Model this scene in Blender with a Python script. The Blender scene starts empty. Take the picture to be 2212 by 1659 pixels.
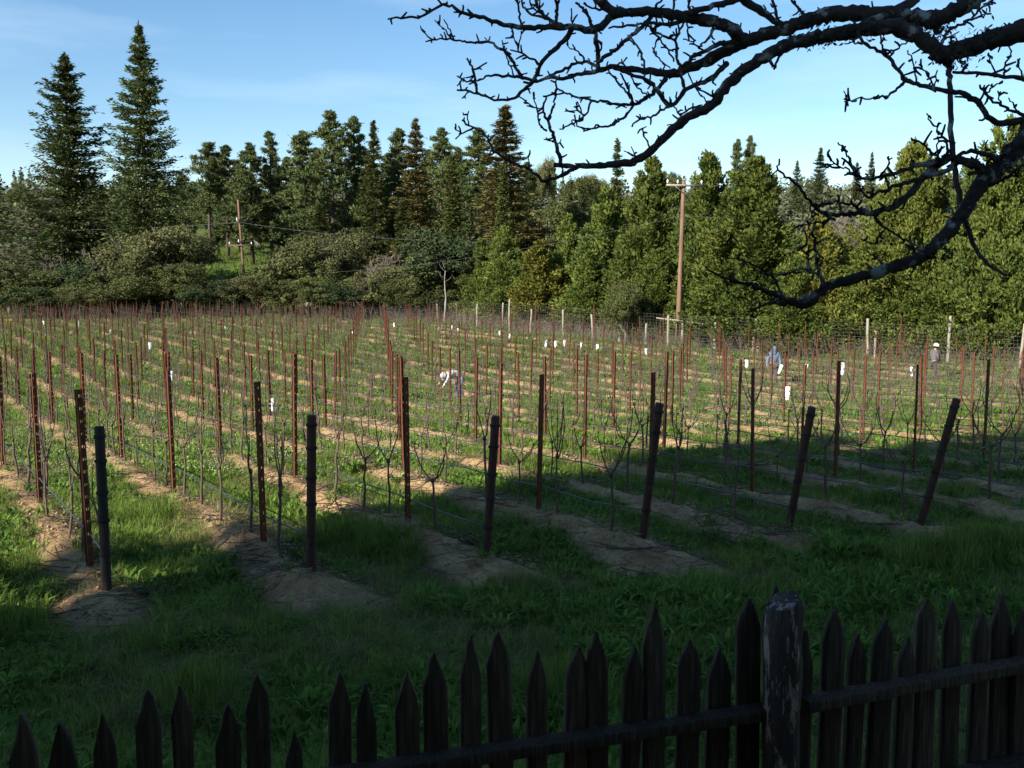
import bpy, math, random
import numpy as np
from mathutils import Vector

R = math.radians
rnd = random.Random(7)
RG = np.random.default_rng(11)
scene = bpy.context.scene
COL = scene.collection

# ------------------------------------------------------------------ camera, sky, sun, exposure
F, CX, CY, CAMH = 2109.0, 1106.0, 829.5, 3.25         # focal length and centre, for a picture 2212 wide
PITCH = math.atan((CY - 620.0) / F)
cam_d = bpy.data.cameras.new("camera")
cam_d.sensor_width = 36.0
cam_d.lens = F / 2212.0 * 36.0
cam_d.clip_start = 0.05
cam_d.clip_end = 4000.0
cam = bpy.data.objects.new("camera", cam_d)
cam.location = (0, 0, CAMH)
cam.rotation_euler = (math.pi / 2 - PITCH, 0, 0)
COL.objects.link(cam)
scene.camera = cam

SUN_EL = R(28.0)
SUN_TO = Vector((-0.72, -0.69, 0)).normalized()        # horizontal direction towards the sun
world = bpy.data.worlds.new("World")
scene.world = world
world.use_nodes = True
wn, wl = world.node_tree.nodes, world.node_tree.links
wn.clear()
w_out = wn.new("ShaderNodeOutputWorld")
w_bg = wn.new("ShaderNodeBackground")
w_sky = wn.new("ShaderNodeTexSky")
w_sky.sky_type = 'NISHITA'
w_sky.sun_disc = False
w_sky.sun_elevation = SUN_EL
w_sky.sun_rotation = math.atan2(SUN_TO.x, SUN_TO.y)
w_sky.air_density = 1.0
w_sky.dust_density = 0.1
w_sky.ozone_density = 1.25
w_tc = wn.new("ShaderNodeTexCoord")
w_map = wn.new("ShaderNodeMapping")
w_map.inputs["Rotation"].default_value = (0.0, R(9), R(25))
w_map.inputs["Scale"].default_value = (1.4, 1.4, 9.0)
w_noise = wn.new("ShaderNodeTexNoise")
w_noise.inputs["Scale"].default_value = 2.2
w_noise.inputs["Detail"].default_value = 7.0
w_noise.inputs["Roughness"].default_value = 0.55
w_ramp = wn.new("ShaderNodeValToRGB")
w_ramp.color_ramp.elements[0].position = 0.47
w_ramp.color_ramp.elements[0].color = (0, 0, 0, 1)
w_ramp.color_ramp.elements[1].position = 0.82
w_ramp.color_ramp.elements[1].color = (0.24, 0.24, 0.24, 1)
w_mix = wn.new("ShaderNodeMixRGB")
w_mix.inputs["Color2"].default_value = (6.6, 7.6, 8.6, 1)
wl.new(w_tc.outputs["Generated"], w_map.inputs["Vector"])
wl.new(w_map.outputs["Vector"], w_noise.inputs["Vector"])
wl.new(w_noise.outputs["Fac"], w_ramp.inputs["Fac"])
wl.new(w_ramp.outputs["Color"], w_mix.inputs["Fac"])
w_hs = wn.new("ShaderNodeHueSaturation")
w_hs.inputs["Saturation"].default_value = 1.24
wl.new(w_sky.outputs["Color"], w_hs.inputs["Color"])
wl.new(w_hs.outputs["Color"], w_mix.inputs["Color1"])
wl.new(w_mix.outputs["Color"], w_bg.inputs["Color"])
w_bg.inputs["Strength"].default_value = 0.073
wl.new(w_bg.outputs["Background"], w_out.inputs["Surface"])

sun_d = bpy.data.lights.new("sun", 'SUN')
sun_d.energy = 5.0
sun_d.angle = R(0.53)
sun_d.color = (1.0, 0.93, 0.81)
sun = bpy.data.objects.new("sun", sun_d)
sdir = Vector((SUN_TO.x * math.cos(SUN_EL), SUN_TO.y * math.cos(SUN_EL), math.sin(SUN_EL)))
sun.rotation_euler = sdir.to_track_quat('Z', 'Y').to_euler()
sun.location = (-40, -40, 40)
COL.objects.link(sun)

vs = scene.view_settings
vs.view_transform = 'Standard'
vs.look = 'None'
vs.exposure = 1.3
vs.gamma = 1.0
vs.use_curve_mapping = False
scene.cycles.max_bounces = 6
scene.cycles.diffuse_bounces = 3
scene.cycles.transparent_max_bounces = 6

# ------------------------------------------------------------------ helpers
_c, _s = math.cos(PITCH), math.sin(PITCH)


def ray(x, y):
    a, b = (x - CX) / F, -(y - CY) / F
    return np.array([a, _c + b * _s, -_s + b * _c])


def at(x, y, Y):
    """world point seen at (x, y) that lies Y metres in front of the camera"""
    d = ray(x, y)
    p = d * (Y / d[1])
    return np.array([p[0], p[1], p[2] + CAMH])


def hashn(ix, iy, seed):
    h = (ix.astype(np.int64) * 374761393 + iy.astype(np.int64) * 668265263 + seed * 1442695041) & 0x7fffffff
    h = ((h ^ (h >> 13)) * 1274126177) & 0x7fffffff
    return ((h ^ (h >> 16)) & 0xffff) / 65535.0


def vnoise(x, y, sc, seed=0, octs=3):
    x = np.asarray(x, float); y = np.asarray(y, float)
    out = np.zeros(np.broadcast(x, y).shape); amp = 1.0; tot = 0.0
    for o in range(octs):
        X, Y = x * sc, y * sc
        ix, iy = np.floor(X), np.floor(Y)
        fx, fy = X - ix, Y - iy
        fx = fx * fx * (3 - 2 * fx); fy = fy * fy * (3 - 2 * fy)
        v = (hashn(ix, iy, seed + o) * (1 - fx) + hashn(ix + 1, iy, seed + o) * fx) * (1 - fy) + \
            (hashn(ix, iy + 1, seed + o) * (1 - fx) + hashn(ix + 1, iy + 1, seed + o) * fx) * fy
        out += v * amp; tot += amp
        amp *= 0.5; sc *= 2.03
    return out / tot


def sstep(a, b, v):
    t = np.clip((v - a) / (b - a), 0, 1)
    return t * t * (3 - 2 * t)


def me_from(name, V, faces, mat, smooth=False):
    """faces: int array (n,3) / (n,4), or a list of those"""
    V = np.asarray(V, np.float32)
    if not isinstance(faces, list):
        faces = [faces]
    faces = [np.asarray(f, np.int32) for f in faces if len(f)]
    me = bpy.data.meshes.new(name)
    me.vertices.add(len(V))
    me.vertices.foreach_set("co", V.ravel())
    idx = np.concatenate([f.ravel() for f in faces])
    cnt = np.concatenate([np.full(len(f), f.shape[1], np.int32) for f in faces])
    start = np.concatenate([[0], np.cumsum(cnt)[:-1]]).astype(np.int32)
    me.loops.add(len(idx))
    me.loops.foreach_set("vertex_index", idx)
    me.polygons.add(len(cnt))
    me.polygons.foreach_set("loop_start", start)
    me.polygons.foreach_set("loop_total", cnt)
    if smooth:
        me.polygons.foreach_set("use_smooth", np.ones(len(cnt), bool))
    me.update(calc_edges=True)
    if mat:
        me.materials.append(mat)
    return me


class Geo:
    """collects tubes, boxes and leaves, then becomes one mesh"""
    def __init__(self):
        self.V = []; self.T = []; self.Q = []; self.n = 0

    def add(self, V, T=None, Q=None):
        V = np.asarray(V, float).reshape(-1, 3)
        if T is not None and len(T): self.T.append(np.asarray(T, int) + self.n)
        if Q is not None and len(Q): self.Q.append(np.asarray(Q, int) + self.n)
        self.V.append(V); self.n += len(V)
        return self

    def tube(self, P, rad, sides=6, cap=True, jit=0.0, rng=None):
        P = np.asarray(P, float); n = len(P)
        rad = np.broadcast_to(np.asarray(rad, float), (n,))
        tang = np.gradient(P, axis=0)
        tang /= np.linalg.norm(tang, axis=1)[:, None] + 1e-9
        ref = np.array([0.0, 0.0, 1.0]) if abs(tang[0][2]) < 0.9 else np.array([1.0, 0, 0])
        U = np.cross(tang[0], ref); U /= np.linalg.norm(U)
        ring = []
        an = np.arange(sides) / sides * 2 * math.pi
        for i in range(n):
            U = U - tang[i] * U.dot(tang[i]); U /= np.linalg.norm(U) + 1e-9
            W = np.cross(tang[i], U)
            rr = rad[i] * (1 + (rng.uniform(-jit, jit, sides) if jit else 0))
            ring.append(P[i] + (np.cos(an) * rr)[:, None] * U + (np.sin(an) * rr)[:, None] * W)
        V = np.concatenate(ring)
        Q = []
        for i in range(n - 1):
            for k in range(sides):
                k2 = (k + 1) % sides
                Q.append((i * sides + k, i * sides + k2, (i + 1) * sides + k2, (i + 1) * sides + k))
        T = []
        if cap:
            V = np.concatenate([V, P[:1], P[-1:]]); a, b = n * sides, n * sides + 1
            for k in range(sides):
                k2 = (k + 1) % sides
                T.append((a, k2, k)); T.append((b, (n - 1) * sides + k, (n - 1) * sides + k2))
        return self.add(V, T, Q)

    def box(self, lo, hi):
        x0, y0, z0 = lo; x1, y1, z1 = hi
        V = [(x0, y0, z0), (x1, y0, z0), (x1, y1, z0), (x0, y1, z0), (x0, y0, z1), (x1, y0, z1), (x1, y1, z1), (x0, y1, z1)]
        return self.add(V, None, [(0, 3, 2, 1), (4, 5, 6, 7), (0, 1, 5, 4), (1, 2, 6, 5), (2, 3, 7, 6), (3, 0, 4, 7)])

    def leaves(self, C, D, N, L, W):
        D = D / (np.linalg.norm(D, axis=1)[:, None] + 1e-9)
        S = np.cross(D, N); S /= np.linalg.norm(S, axis=1)[:, None] + 1e-9
        L = np.broadcast_to(L, (len(C),))[:, None]; W = np.broadcast_to(W, (len(C),))[:, None]
        V = np.stack([C - D * L * .5, C + S * W * .5 - D * L * .05, C + D * L * .5, C - S * W * .5 - D * L * .05], 1).reshape(-1, 3)
        q = np.arange(len(C) * 4).reshape(-1, 4)
        return self.add(V, None, q)

    def mesh(self, name, mat, smooth=False):
        fs = []
        if self.T: fs.append(np.concatenate(self.T))
        if self.Q: fs.append(np.concatenate(self.Q))
        return me_from(name, np.concatenate(self.V), fs, mat, smooth)


def link(name, me, parent=None, loc=(0, 0, 0), rotz=0.0, sc=None):
    o = bpy.data.objects.new(name, me)
    COL.objects.link(o)
    if parent is not None: o.parent = parent
    o.location = [float(v) for v in loc]
    if rotz: o.rotation_euler = (0, 0, rotz)
    if sc is not None: o.scale = sc if hasattr(sc, '__len__') else (sc, sc, sc)
    return o


def tag(o, label, cat, group=None, kind=None):
    o["label"] = label
    if cat: o["category"] = cat
    if group: o["group"] = group
    if kind: o["kind"] = kind
    return o


def thing(name, label, cat, loc=(0, 0, 0), rotz=0.0, group=None, sc=None):
    return tag(link(name, None, None, loc, rotz, sc), label, cat, group)


ORD = ("first second third fourth fifth sixth seventh eighth ninth tenth eleventh twelfth thirteenth fourteenth fifteenth sixteenth "
       "seventeenth eighteenth nineteenth twentieth twenty-first twenty-second twenty-third twenty-fourth twenty-fifth twenty-sixth "
       "twenty-seventh twenty-eighth twenty-ninth thirtieth").split()


def ordw(i):
    return ORD[i] if i < len(ORD) else "%dth" % (i + 1)


# ------------------------------------------------------------------ materials
def new_mat(name):
    m = bpy.data.materials.new(name); m.use_nodes = True
    nt = m.node_tree
    b = nt.nodes["Principled BSDF"]
    return m, nt, b


def ramp(nt, fac, stops):
    r = nt.nodes.new("ShaderNodeValToRGB")
    el = r.color_ramp.elements
    while len(el) < len(stops): el.new(0.5)
    for e, (p, c) in zip(el, stops):
        e.position = p; e.color = (c[0], c[1], c[2], 1)
    nt.links.new(fac, r.inputs["Fac"])
    return r.outputs["Color"]


def noise(nt, scale, detail=4, rough=0.6, vec=None, stretch=None, obj=True):
    t = nt.nodes.new("ShaderNodeTexNoise")
    t.inputs["Scale"].default_value = scale
    t.inputs["Detail"].default_value = detail
    t.inputs["Roughness"].default_value = rough
    tc = nt.nodes.new("ShaderNodeTexCoord")
    src = tc.outputs["Object"]
    if stretch:
        mp = nt.nodes.new("ShaderNodeMapping"); mp.inputs["Scale"].default_value = stretch
        nt.links.new(src, mp.inputs["Vector"]); src = mp.outputs["Vector"]
    nt.links.new(src, t.inputs["Vector"])
    return t.outputs["Fac"]


def mixc(nt, fac, a, b, mode='MIX'):
    m = nt.nodes.new("ShaderNodeMixRGB"); m.blend_type = mode
    for sock, v in ((m.inputs["Fac"], fac), (m.inputs["Color1"], a), (m.inputs["Color2"], b)):
        if hasattr(v, "links"): nt.links.new(v, sock)
        elif isinstance(v, (int, float)): sock.default_value = v
        else: sock.default_value = (v[0], v[1], v[2], 1)
    return m.outputs["Color"]


def bump(nt, b, h, strength=0.5, dist=0.02):
    n = nt.nodes.new("ShaderNodeBump")
    n.inputs["Strength"].default_value = strength
    n.inputs["Distance"].default_value = dist
    nt.links.new(h, n.inputs["Height"]); nt.links.new(n.outputs["Normal"], b.inputs["Normal"])


def surf(name, stops, scale=6.0, rough=0.85, stretch=None, bmp=0.4, detail=5, metal=0.0, bd=0.02, spec=0.3):
    m, nt, b = new_mat(name)
    f = noise(nt, scale, detail, 0.65, stretch=stretch)
    nt.links.new(ramp(nt, f, stops), b.inputs["Base Color"])
    b.inputs["Roughness"].default_value = rough
    b.inputs["Metallic"].default_value = metal
    b.inputs["Specular IOR Level"].default_value = spec
    if bmp: bump(nt, b, f, bmp, bd)
    return m


def leaf_mat(name, cols, transl=0.25, patch=0.25, rough=0.75):
    """cols: dark, mid, light; varied from leaf to leaf, from patch to patch and from tree to tree"""
    m, nt, b = new_mat(name)
    g = nt.nodes.new("ShaderNodeNewGeometry")
    oi = nt.nodes.new("ShaderNodeObjectInfo")
    n = noise(nt, patch, 3, 0.6)
    add = nt.nodes.new("ShaderNodeMath"); add.operation = 'MULTIPLY_ADD'
    add.inputs[1].default_value = 0.45
    nt.links.new(g.outputs["Random Per Island"], add.inputs[0])
    sub = nt.nodes.new("ShaderNodeMath"); sub.operation = 'MULTIPLY_ADD'
    sub.inputs[1].default_value = 1.1; sub.inputs[2].default_value = -0.27
    nt.links.new(n, sub.inputs[0]); nt.links.new(sub.outputs[0], add.inputs[2])
    col = ramp(nt, add.outputs[0], [(0.12, cols[0]), (0.5, cols[1]), (0.88, cols[2])])
    hs = nt.nodes.new("ShaderNodeHueSaturation")
    mr = nt.nodes.new("ShaderNodeMapRange")
    mr.inputs["To Min"].default_value = 0.8; mr.inputs["To Max"].default_value = 1.2
    nt.links.new(oi.outputs["Random"], mr.inputs["Value"])
    nt.links.new(mr.outputs["Result"], hs.inputs["Value"]); nt.links.new(col, hs.inputs["Color"])
    col = hs.outputs["Color"]
    nt.links.new(col, b.inputs["Base Color"])
    b.inputs["Roughness"].default_value = rough
    b.inputs["Specular IOR Level"].default_value = 0.08
    tr = nt.nodes.new("ShaderNodeBsdfTranslucent"); nt.links.new(col, tr.inputs["Color"])
    mx = nt.nodes.new("ShaderNodeMixShader"); mx.inputs["Fac"].default_value = transl
    nt.links.new(b.outputs["BSDF"], mx.inputs[1]); nt.links.new(tr.outputs["BSDF"], mx.inputs[2])
    nt.links.new(mx.outputs["Shader"], nt.nodes["Material Output"].inputs["Surface"])
    return m


M = {}
M['redwood'] = leaf_mat("redwood_needles", ((.034, .052, .020), (.072, .10, .034), (.13, .15, .052)), .2, .25)
M['pine'] = leaf_mat("pine_needles", ((.040, .060, .024), (.080, .105, .038), (.135, .15, .055)), .2, .2)
M['fir'] = leaf_mat("fir_needles", ((.035, .052, .016), (.07, .09, .026), (.13, .125, .04)), .15, .25)
M['brownfir'] = leaf_mat("browned_fir_needles", ((.05, .05, .018), (.10, .09, .032), (.17, .13, .05)), .15, .25)
M['cypress'] = leaf_mat("cypress_sprays", ((.036, .060, .014), (.086, .118, .025), (.165, .175, .04)), .2, .3)
M['goldcypress'] = leaf_mat("golden_cypress_sprays", ((.05, .062, .012), (.112, .118, .023), (.19, .165, .037)), .2, .3)
M['olivecypress'] = leaf_mat("olive_cypress_sprays", ((.042, .06, .013), (.098, .117, .024), (.17, .168, .038)), .2, .3)
M['oak'] = leaf_mat("live_oak_leaves", ((.034, .046, .016), (.078, .092, .030), (.135, .142, .050)), .2, .35)
M['darkoak'] = leaf_mat("dark_oak_leaves", ((.022, .036, .018), (.045, .065, .026), (.085, .105, .038)), .15, .35)
M['olive'] = leaf_mat("olive_scrub_leaves", ((.045, .052, .020), (.092, .098, .038), (.145, .142, .062)), .2, .35)
M['hill'] = leaf_mat("hillside_leaves", ((.04, .05, .03), (.075, .085, .048), (.12, .12, .07)), .1, .06)
M['bark'] = surf("brown_bark", [(.3, (.030, .023, .018)), (.7, (.078, .058, .045))], 9, .95, (1, 1, .25), .6)
M['greybark'] = surf("grey_bark", [(.3, (.10, .085, .07)), (.7, (.24, .20, .165))], 9, .95, (1, 1, .3), .5)
M['twig'] = surf("bare_twigs", [(.3, (.12, .095, .075)), (.7, (.23, .19, .155))], 3, .95, None, 0)
M['snag'] = surf("bleached_snag", [(.35, (.18, .165, .145)), (.7, (.32, .295, .265))], 12, .9, (1, 1, .2), .4)
M['rust'] = surf("rusted_steel", [(.25, (.048, .017, .009)), (.55, (.105, .031, .014)), (.8, (.165, .052, .022))], 28, .9, (1, 1, .35), .3, bd=.004)
M['darkrust'] = surf("dark_rusted_pipe", [(.3, (.024, .014, .011)), (.6, (.055, .024, .016)), (.85, (.10, .038, .022))], 14, .8, (1, 1, .4), .4, bd=.004)
M['blackpipe'] = surf("blackened_pipe", [(.3, (.014, .012, .011)), (.8, (.035, .028, .024))], 14, .8, (1, 1, .4), .4, bd=.004)
M['vine'] = surf("grapevine_bark", [(.3, (.05, .034, .025)), (.7, (.125, .085, .06))], 30, .95, (1, 1, .2), .5, bd=.004)
M['cane'] = surf("grapevine_cane", [(.3, (.05, .033, .026)), (.7, (.11, .078, .06))], 20, .85, None, 0)
M['wire'] = surf("galvanised_wire", [(.3, (.10, .10, .105)), (.7, (.2, .2, .21))], 20, .55, None, 0, metal=.4)
M['hose'] = surf("drip_hose", [(.3, (.02, .026, .036)), (.7, (.045, .055, .075))], 10, .45, None, 0, spec=.5)
M['carton'] = surf("white_carton", [(.3, (.74, .74, .73)), (.7, (.86, .86, .85))], 5, .6, None, 0)
M['paletimber'] = surf("weathered_timber", [(.3, (.15, .13, .10)), (.7, (.30, .27, .215))], 10, .9, (1, 1, .15), .5)
M['poletimber'] = surf("utility_pole_wood", [(.3, (.10, .058, .036)), (.7, (.19, .118, .078))], 8, .9, (1, 1, .1), .5)
M['porcelain'] = surf("white_porcelain", [(.3, (.72, .72, .72)), (.7, (.82, .82, .82))], 5, .3, None, 0, spec=.5)


def fence_wood():
    m, nt, b = new_mat("old_dark_fence_wood")
    f = noise(nt, 60, 7, .7, stretch=(1, 1, .05))
    base = ramp(nt, f, [(.28, (.022, .016, .011)), (.5, (.058, .044, .031)), (.62, (.095, .073, .053)), (.8, (.155, .124, .094))])
    oi = nt.nodes.new('ShaderNodeObjectInfo'); mr = nt.nodes.new('ShaderNodeMapRange'); mr.inputs['To Min'].default_value = .7; mr.inputs['To Max'].default_value = 1.35
    nt.links.new(oi.outputs['Random'], mr.inputs['Value']); hv = nt.nodes.new('ShaderNodeHueSaturation'); nt.links.new(mr.outputs['Result'], hv.inputs['Value']); nt.links.new(base, hv.inputs['Color']); base = hv.outputs['Color']
    p = noise(nt, 14, 6, .75, stretch=(1.3, 1.3, .22))
    pale = ramp(nt, p, [(.62, (0, 0, 0)), (.7, (.8, .8, .8))])
    nt.links.new(mixc(nt, pale, base, (.20, .19, .16)), b.inputs["Base Color"])
    b.inputs["Roughness"].default_value = .95
    b.inputs["Specular IOR Level"].default_value = .15
    bump(nt, b, f, .8, .012)
    return m


def bark_lichen():
    m, nt, b = new_mat("lichen_spotted_bark")
    f = noise(nt, 18, 6, .7)
    base = ramp(nt, f, [(.3, (.018, .014, .012)), (.75, (.06, .048, .04))])
    p = noise(nt, 7, 5, .6)
    pale = ramp(nt, p, [(.565, (0, 0, 0)), (.63, (1, 1, 1))])
    nt.links.new(mixc(nt, pale, base, (.21, .22, .20)), b.inputs["Base Color"])
    b.inputs["Roughness"].default_value = .95
    b.inputs["Specular IOR Level"].default_value = .15
    bump(nt, b, f, .9, .02)
    return m


def post_wood():
    m, nt, b = new_mat("peeling_fence_post_wood")
    f = noise(nt, 50, 7, .7, stretch=(1, 1, .06))
    base = ramp(nt, f, [(.25, (.035, .028, .024)), (.6, (.075, .062, .053)), (.85, (.12, .10, .085))])
    p = noise(nt, 13, 6, .75, stretch=(1.3, 1.3, .28))
    pale = ramp(nt, p, [(.54, (0, 0, 0)), (.575, (1, 1, 1))])
    nt.links.new(mixc(nt, pale, base, (.30, .27, .215)), b.inputs["Base Color"])
    b.inputs["Roughness"].default_value = .95
    b.inputs["Specular IOR Level"].default_value = .15
    bump(nt, b, f, .8, .012)
    return m


M['fencewood'] = fence_wood()
M['postwood'] = post_wood()
M['lichenbark'] = bark_lichen()
M['moss'] = leaf_mat("dark_moss", ((.012, .014, .008), (.022, .026, .014), (.04, .046, .026)), .1, 4)

# ------------------------------------------------------------------ lie of the land
TY = [-80, 0, 13, 18.7, 24, 30, 36, 40, 46, 52, 60, 70, 87, 95, 2000]
TZ = [0, 0, 0, -.22, -.5, -.8, -1.02, -1.1, -1.02, -.8, -.5, -.25, 0, 0, 0]
_yy = np.arange(-80, 2000, .5)
_zz = np.interp(_yy, TY, TZ)
_k = np.exp(-np.linspace(-2, 2, 15) ** 2); _k /= _k.sum()
_zz = np.convolve(np.pad(_zz, 7, mode='edge'), _k, 'valid')
HY = [0, 96, 125, 160, 220, 290, 420, 3000]
HZ = [0, 0, 4.6, 9.5, 20, 27, 27, 30]
_hz = np.interp(_yy, HY, HZ)
_hz = np.convolve(np.pad(_hz, 20, mode='edge'), np.ones(41) / 41, 'valid')

NX, NY = .842, .54                     # across the vine rows
UX, UY = -.54, .842                    # along the vine rows
ROW0, ROWD, NROW = 1.844, 1.989, 22


def row_s0(k): return 10.87 - .575 * k                 # where row k begins, along the row
def post_s0(k): return 11.8 - .13 * k                  # its first line post


FENCE = np.array([(36.0, 42.5), (30.0, 47.0), (20.2, 53.5), (10.1, 60.5), (2.0, 73.0), (-6.2, 89.5), (-14.0, 93.5)])


def fence_dist(x, y):
    """signed distance to the wire fence, positive on the field side"""
    x = np.asarray(x, float); y = np.asarray(y, float)
    best = np.full(np.broadcast(x, y).shape, 1e9); sgn = np.ones_like(best)
    for a, b in zip(FENCE[:-1], FENCE[1:]):
        d = b - a; t = np.clip(((x - a[0]) * d[0] + (y - a[1]) * d[1]) / d.dot(d), 0, 1)
        ex, ey = x - a[0] - t * d[0], y - a[1] - t * d[1]
        di = np.hypot(ex, ey)
        sg = np.sign(d[0] * (y - a[1]) - d[1] * (x - a[0]))
        m = di < best
        best = np.where(m, di, best); sgn = np.where(m, sg, sgn)
    return best * sgn


def land(x, y):
    x = np.asarray(x, float); y = np.asarray(y, float)
    z = np.interp(y, _yy, _zz)
    h = np.interp(y, _yy, _hz)
    und = vnoise(x, y, 1 / 70.0, 5, 2)
    z = z + h * (.8 + .4 * und)
    z = z + .5 * (1 - sstep(4.6, 6.4, y + .12 * x))
    return z


def row_coord(x, y):
    q = (NX * x + NY * y - ROW0) / ROWD
    k = np.round(q)
    return k, (q - k) * ROWD, UX * x + UY * y


def soil_mask(x, y):
    """1 on bare earth: the berm under each vine row, the row ends and the track along the fence"""
    k, d, s = row_coord(x, y)
    n = vnoise(x, y, .9, 21, 4); n2 = vnoise(x, y, .35, 41, 2)
    nl = vnoise(s * .22, k * 7.3 + d * .5, 1.0, 23, 3)               # changes slowly along a row
    far = sstep(12, 19, y)
    w = .26 - .03 * far + (.55 - .2 * far) * (n - .5) + .25 * (n2 - .5) + .42 * (nl - .5)
    inrow = (k >= 0) & (k < NROW)
    s0 = 10.87 - .575 * k
    along = sstep(-1.35, -.5, s - s0 + 1.9 * (n - .5))
    flare = .18 * (1 - sstep(-.3, 1.6, np.abs(s - s0 + .2)))
    m = sstep(.20, -.08, np.abs(d + .10) - w - flare) * along * inrow
    fd = fence_dist(x, y)
    m = m * sstep(1.6, 2.6, fd) * sstep(94, 91, y)
    track = sstep(1.0, .6, np.abs(fd - 1.5 + .6 * (n2 - .5))) * sstep(96, 92, y) * .9
    track = track * sstep(.28, .42, n + .1)
    return np.clip(np.maximum(m, track), 0, 1)


def relief(x, y):
    k, d, s = row_coord(x, y)
    inrow = (k >= 0) & (k < NROW) & (y < 93)
    s0 = 10.87 - .575 * k
    along = sstep(-1.8, -.2, s - s0)
    n = vnoise(x, y, 1.3, 61, 4)
    berm = .21 * np.exp(-(np.abs(d + .08) / .38) ** 2) * along * inrow * sstep(1.0, 2.5, fence_dist(x, y))
    berm = berm * (.55 + .9 * n)
    clod = (vnoise(x, y, 5.0, 77, 4) - .5) * .11
    near = sstep(40, 25, y)
    return berm - .13 * inrow * along + clod * near * (.4 + .6 * soil_mask(x, y)) + (n - .5) * .10


def ground(x, y):
    return land(x, y) + relief(x, y)


def gz(x, y):
    return float(ground(np.array([x]), np.array([y]))[0])


def hit(x, y):
    d = ray(x, y); ts = np.linspace(4, 140, 4000)
    z = CAMH + ts * d[2] - land(ts * d[0], ts * d[1])
    i = int(np.argmax(z < 0))
    return ts[i] * d[0], ts[i] * d[1]


def build_ground():
    def axis(parts):
        return np.unique(np.concatenate([np.arange(a, b, st) for a, b, st in parts]).round(3))
    ys = axis([(-60, 4, 4), (4, 24, .09), (24, 44, .17), (44, 96, .4), (96, 180, 3), (180, 480, 12), (480, 2600, 200)])
    xs = axis([(-2200, -300, 200), (-300, -80, 12), (-80, -45, 2.5), (-45, -16, .4), (-16, 16, .11), (16, 45, .4), (45, 80, 2.5), (80, 300, 12), (300, 2201, 200)])
    X, Y = np.meshgrid(xs, ys)
    Z = ground(X.ravel(), Y.ravel())
    V = np.stack([X.ravel(), Y.ravel(), Z], 1)
    nx, ny = len(xs), len(ys)
    i = np.arange(ny - 1)[:, None] * nx + np.arange(nx - 1)[None, :]
    Q = np.stack([i, i + 1, i + nx + 1, i + nx], -1).reshape(-1, 4)
    m, nt, b = new_mat("vineyard_earth_and_turf")
    at_ = nt.nodes.new("ShaderNodeAttribute"); at_.attribute_name = "bare"
    n1 = noise(nt, 1.1, 8, .7); n2 = noise(nt, 14, 6, .7); n3 = noise(nt, .25, 4, .6)
    soil = ramp(nt, n2, [(.25, (.15, .085, .04)), (.45, (.32, .21, .105)), (.62, (.42, .295, .16)), (.8, (.53, .40, .235))])
    red = ramp(nt, n1, [(.44, (0, 0, 0)), (.64, (1, 1, 1))])
    soil = mixc(nt, red, soil, mixc(nt, .6, soil, (.17, .08, .036)))
    turf = ramp(nt, n2, [(.25, (.035, .055, .014)), (.6, (.075, .10, .028)), (.85, (.14, .145, .055))])
    dry = ramp(nt, n1, [(.5, (0, 0, 0)), (.75, (.7, .7, .7))])
    turf = mixc(nt, dry, turf, (.17, .125, .068))
    nt.links.new(mixc(nt, at_.outputs["Fac"], turf, soil), b.inputs["Base Color"])
    b.inputs["Roughness"].default_value = .98
    b.inputs["Specular IOR Level"].default_value = .1
    bump(nt, b, n2, .8, .05)
    me = me_from("ground", V, Q, m, True)
    a = me.attributes.new("bare", 'FLOAT', 'POINT')
    sm = soil_mask(X.ravel(), Y.ravel())
    a.data.foreach_set("value", sm.astype(np.float32))
    o = link("ground", me)
    tag(o, "vineyard ground of bare tan berms and weedy turf rising to hills", None, kind="structure")


build_ground()
#@@END_GROUND

# ------------------------------------------------------------------ trees: builders (each returns part meshes)
def unit(v):
    return v / (np.linalg.norm(v, axis=-1, keepdims=True) + 1e-9)


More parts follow.
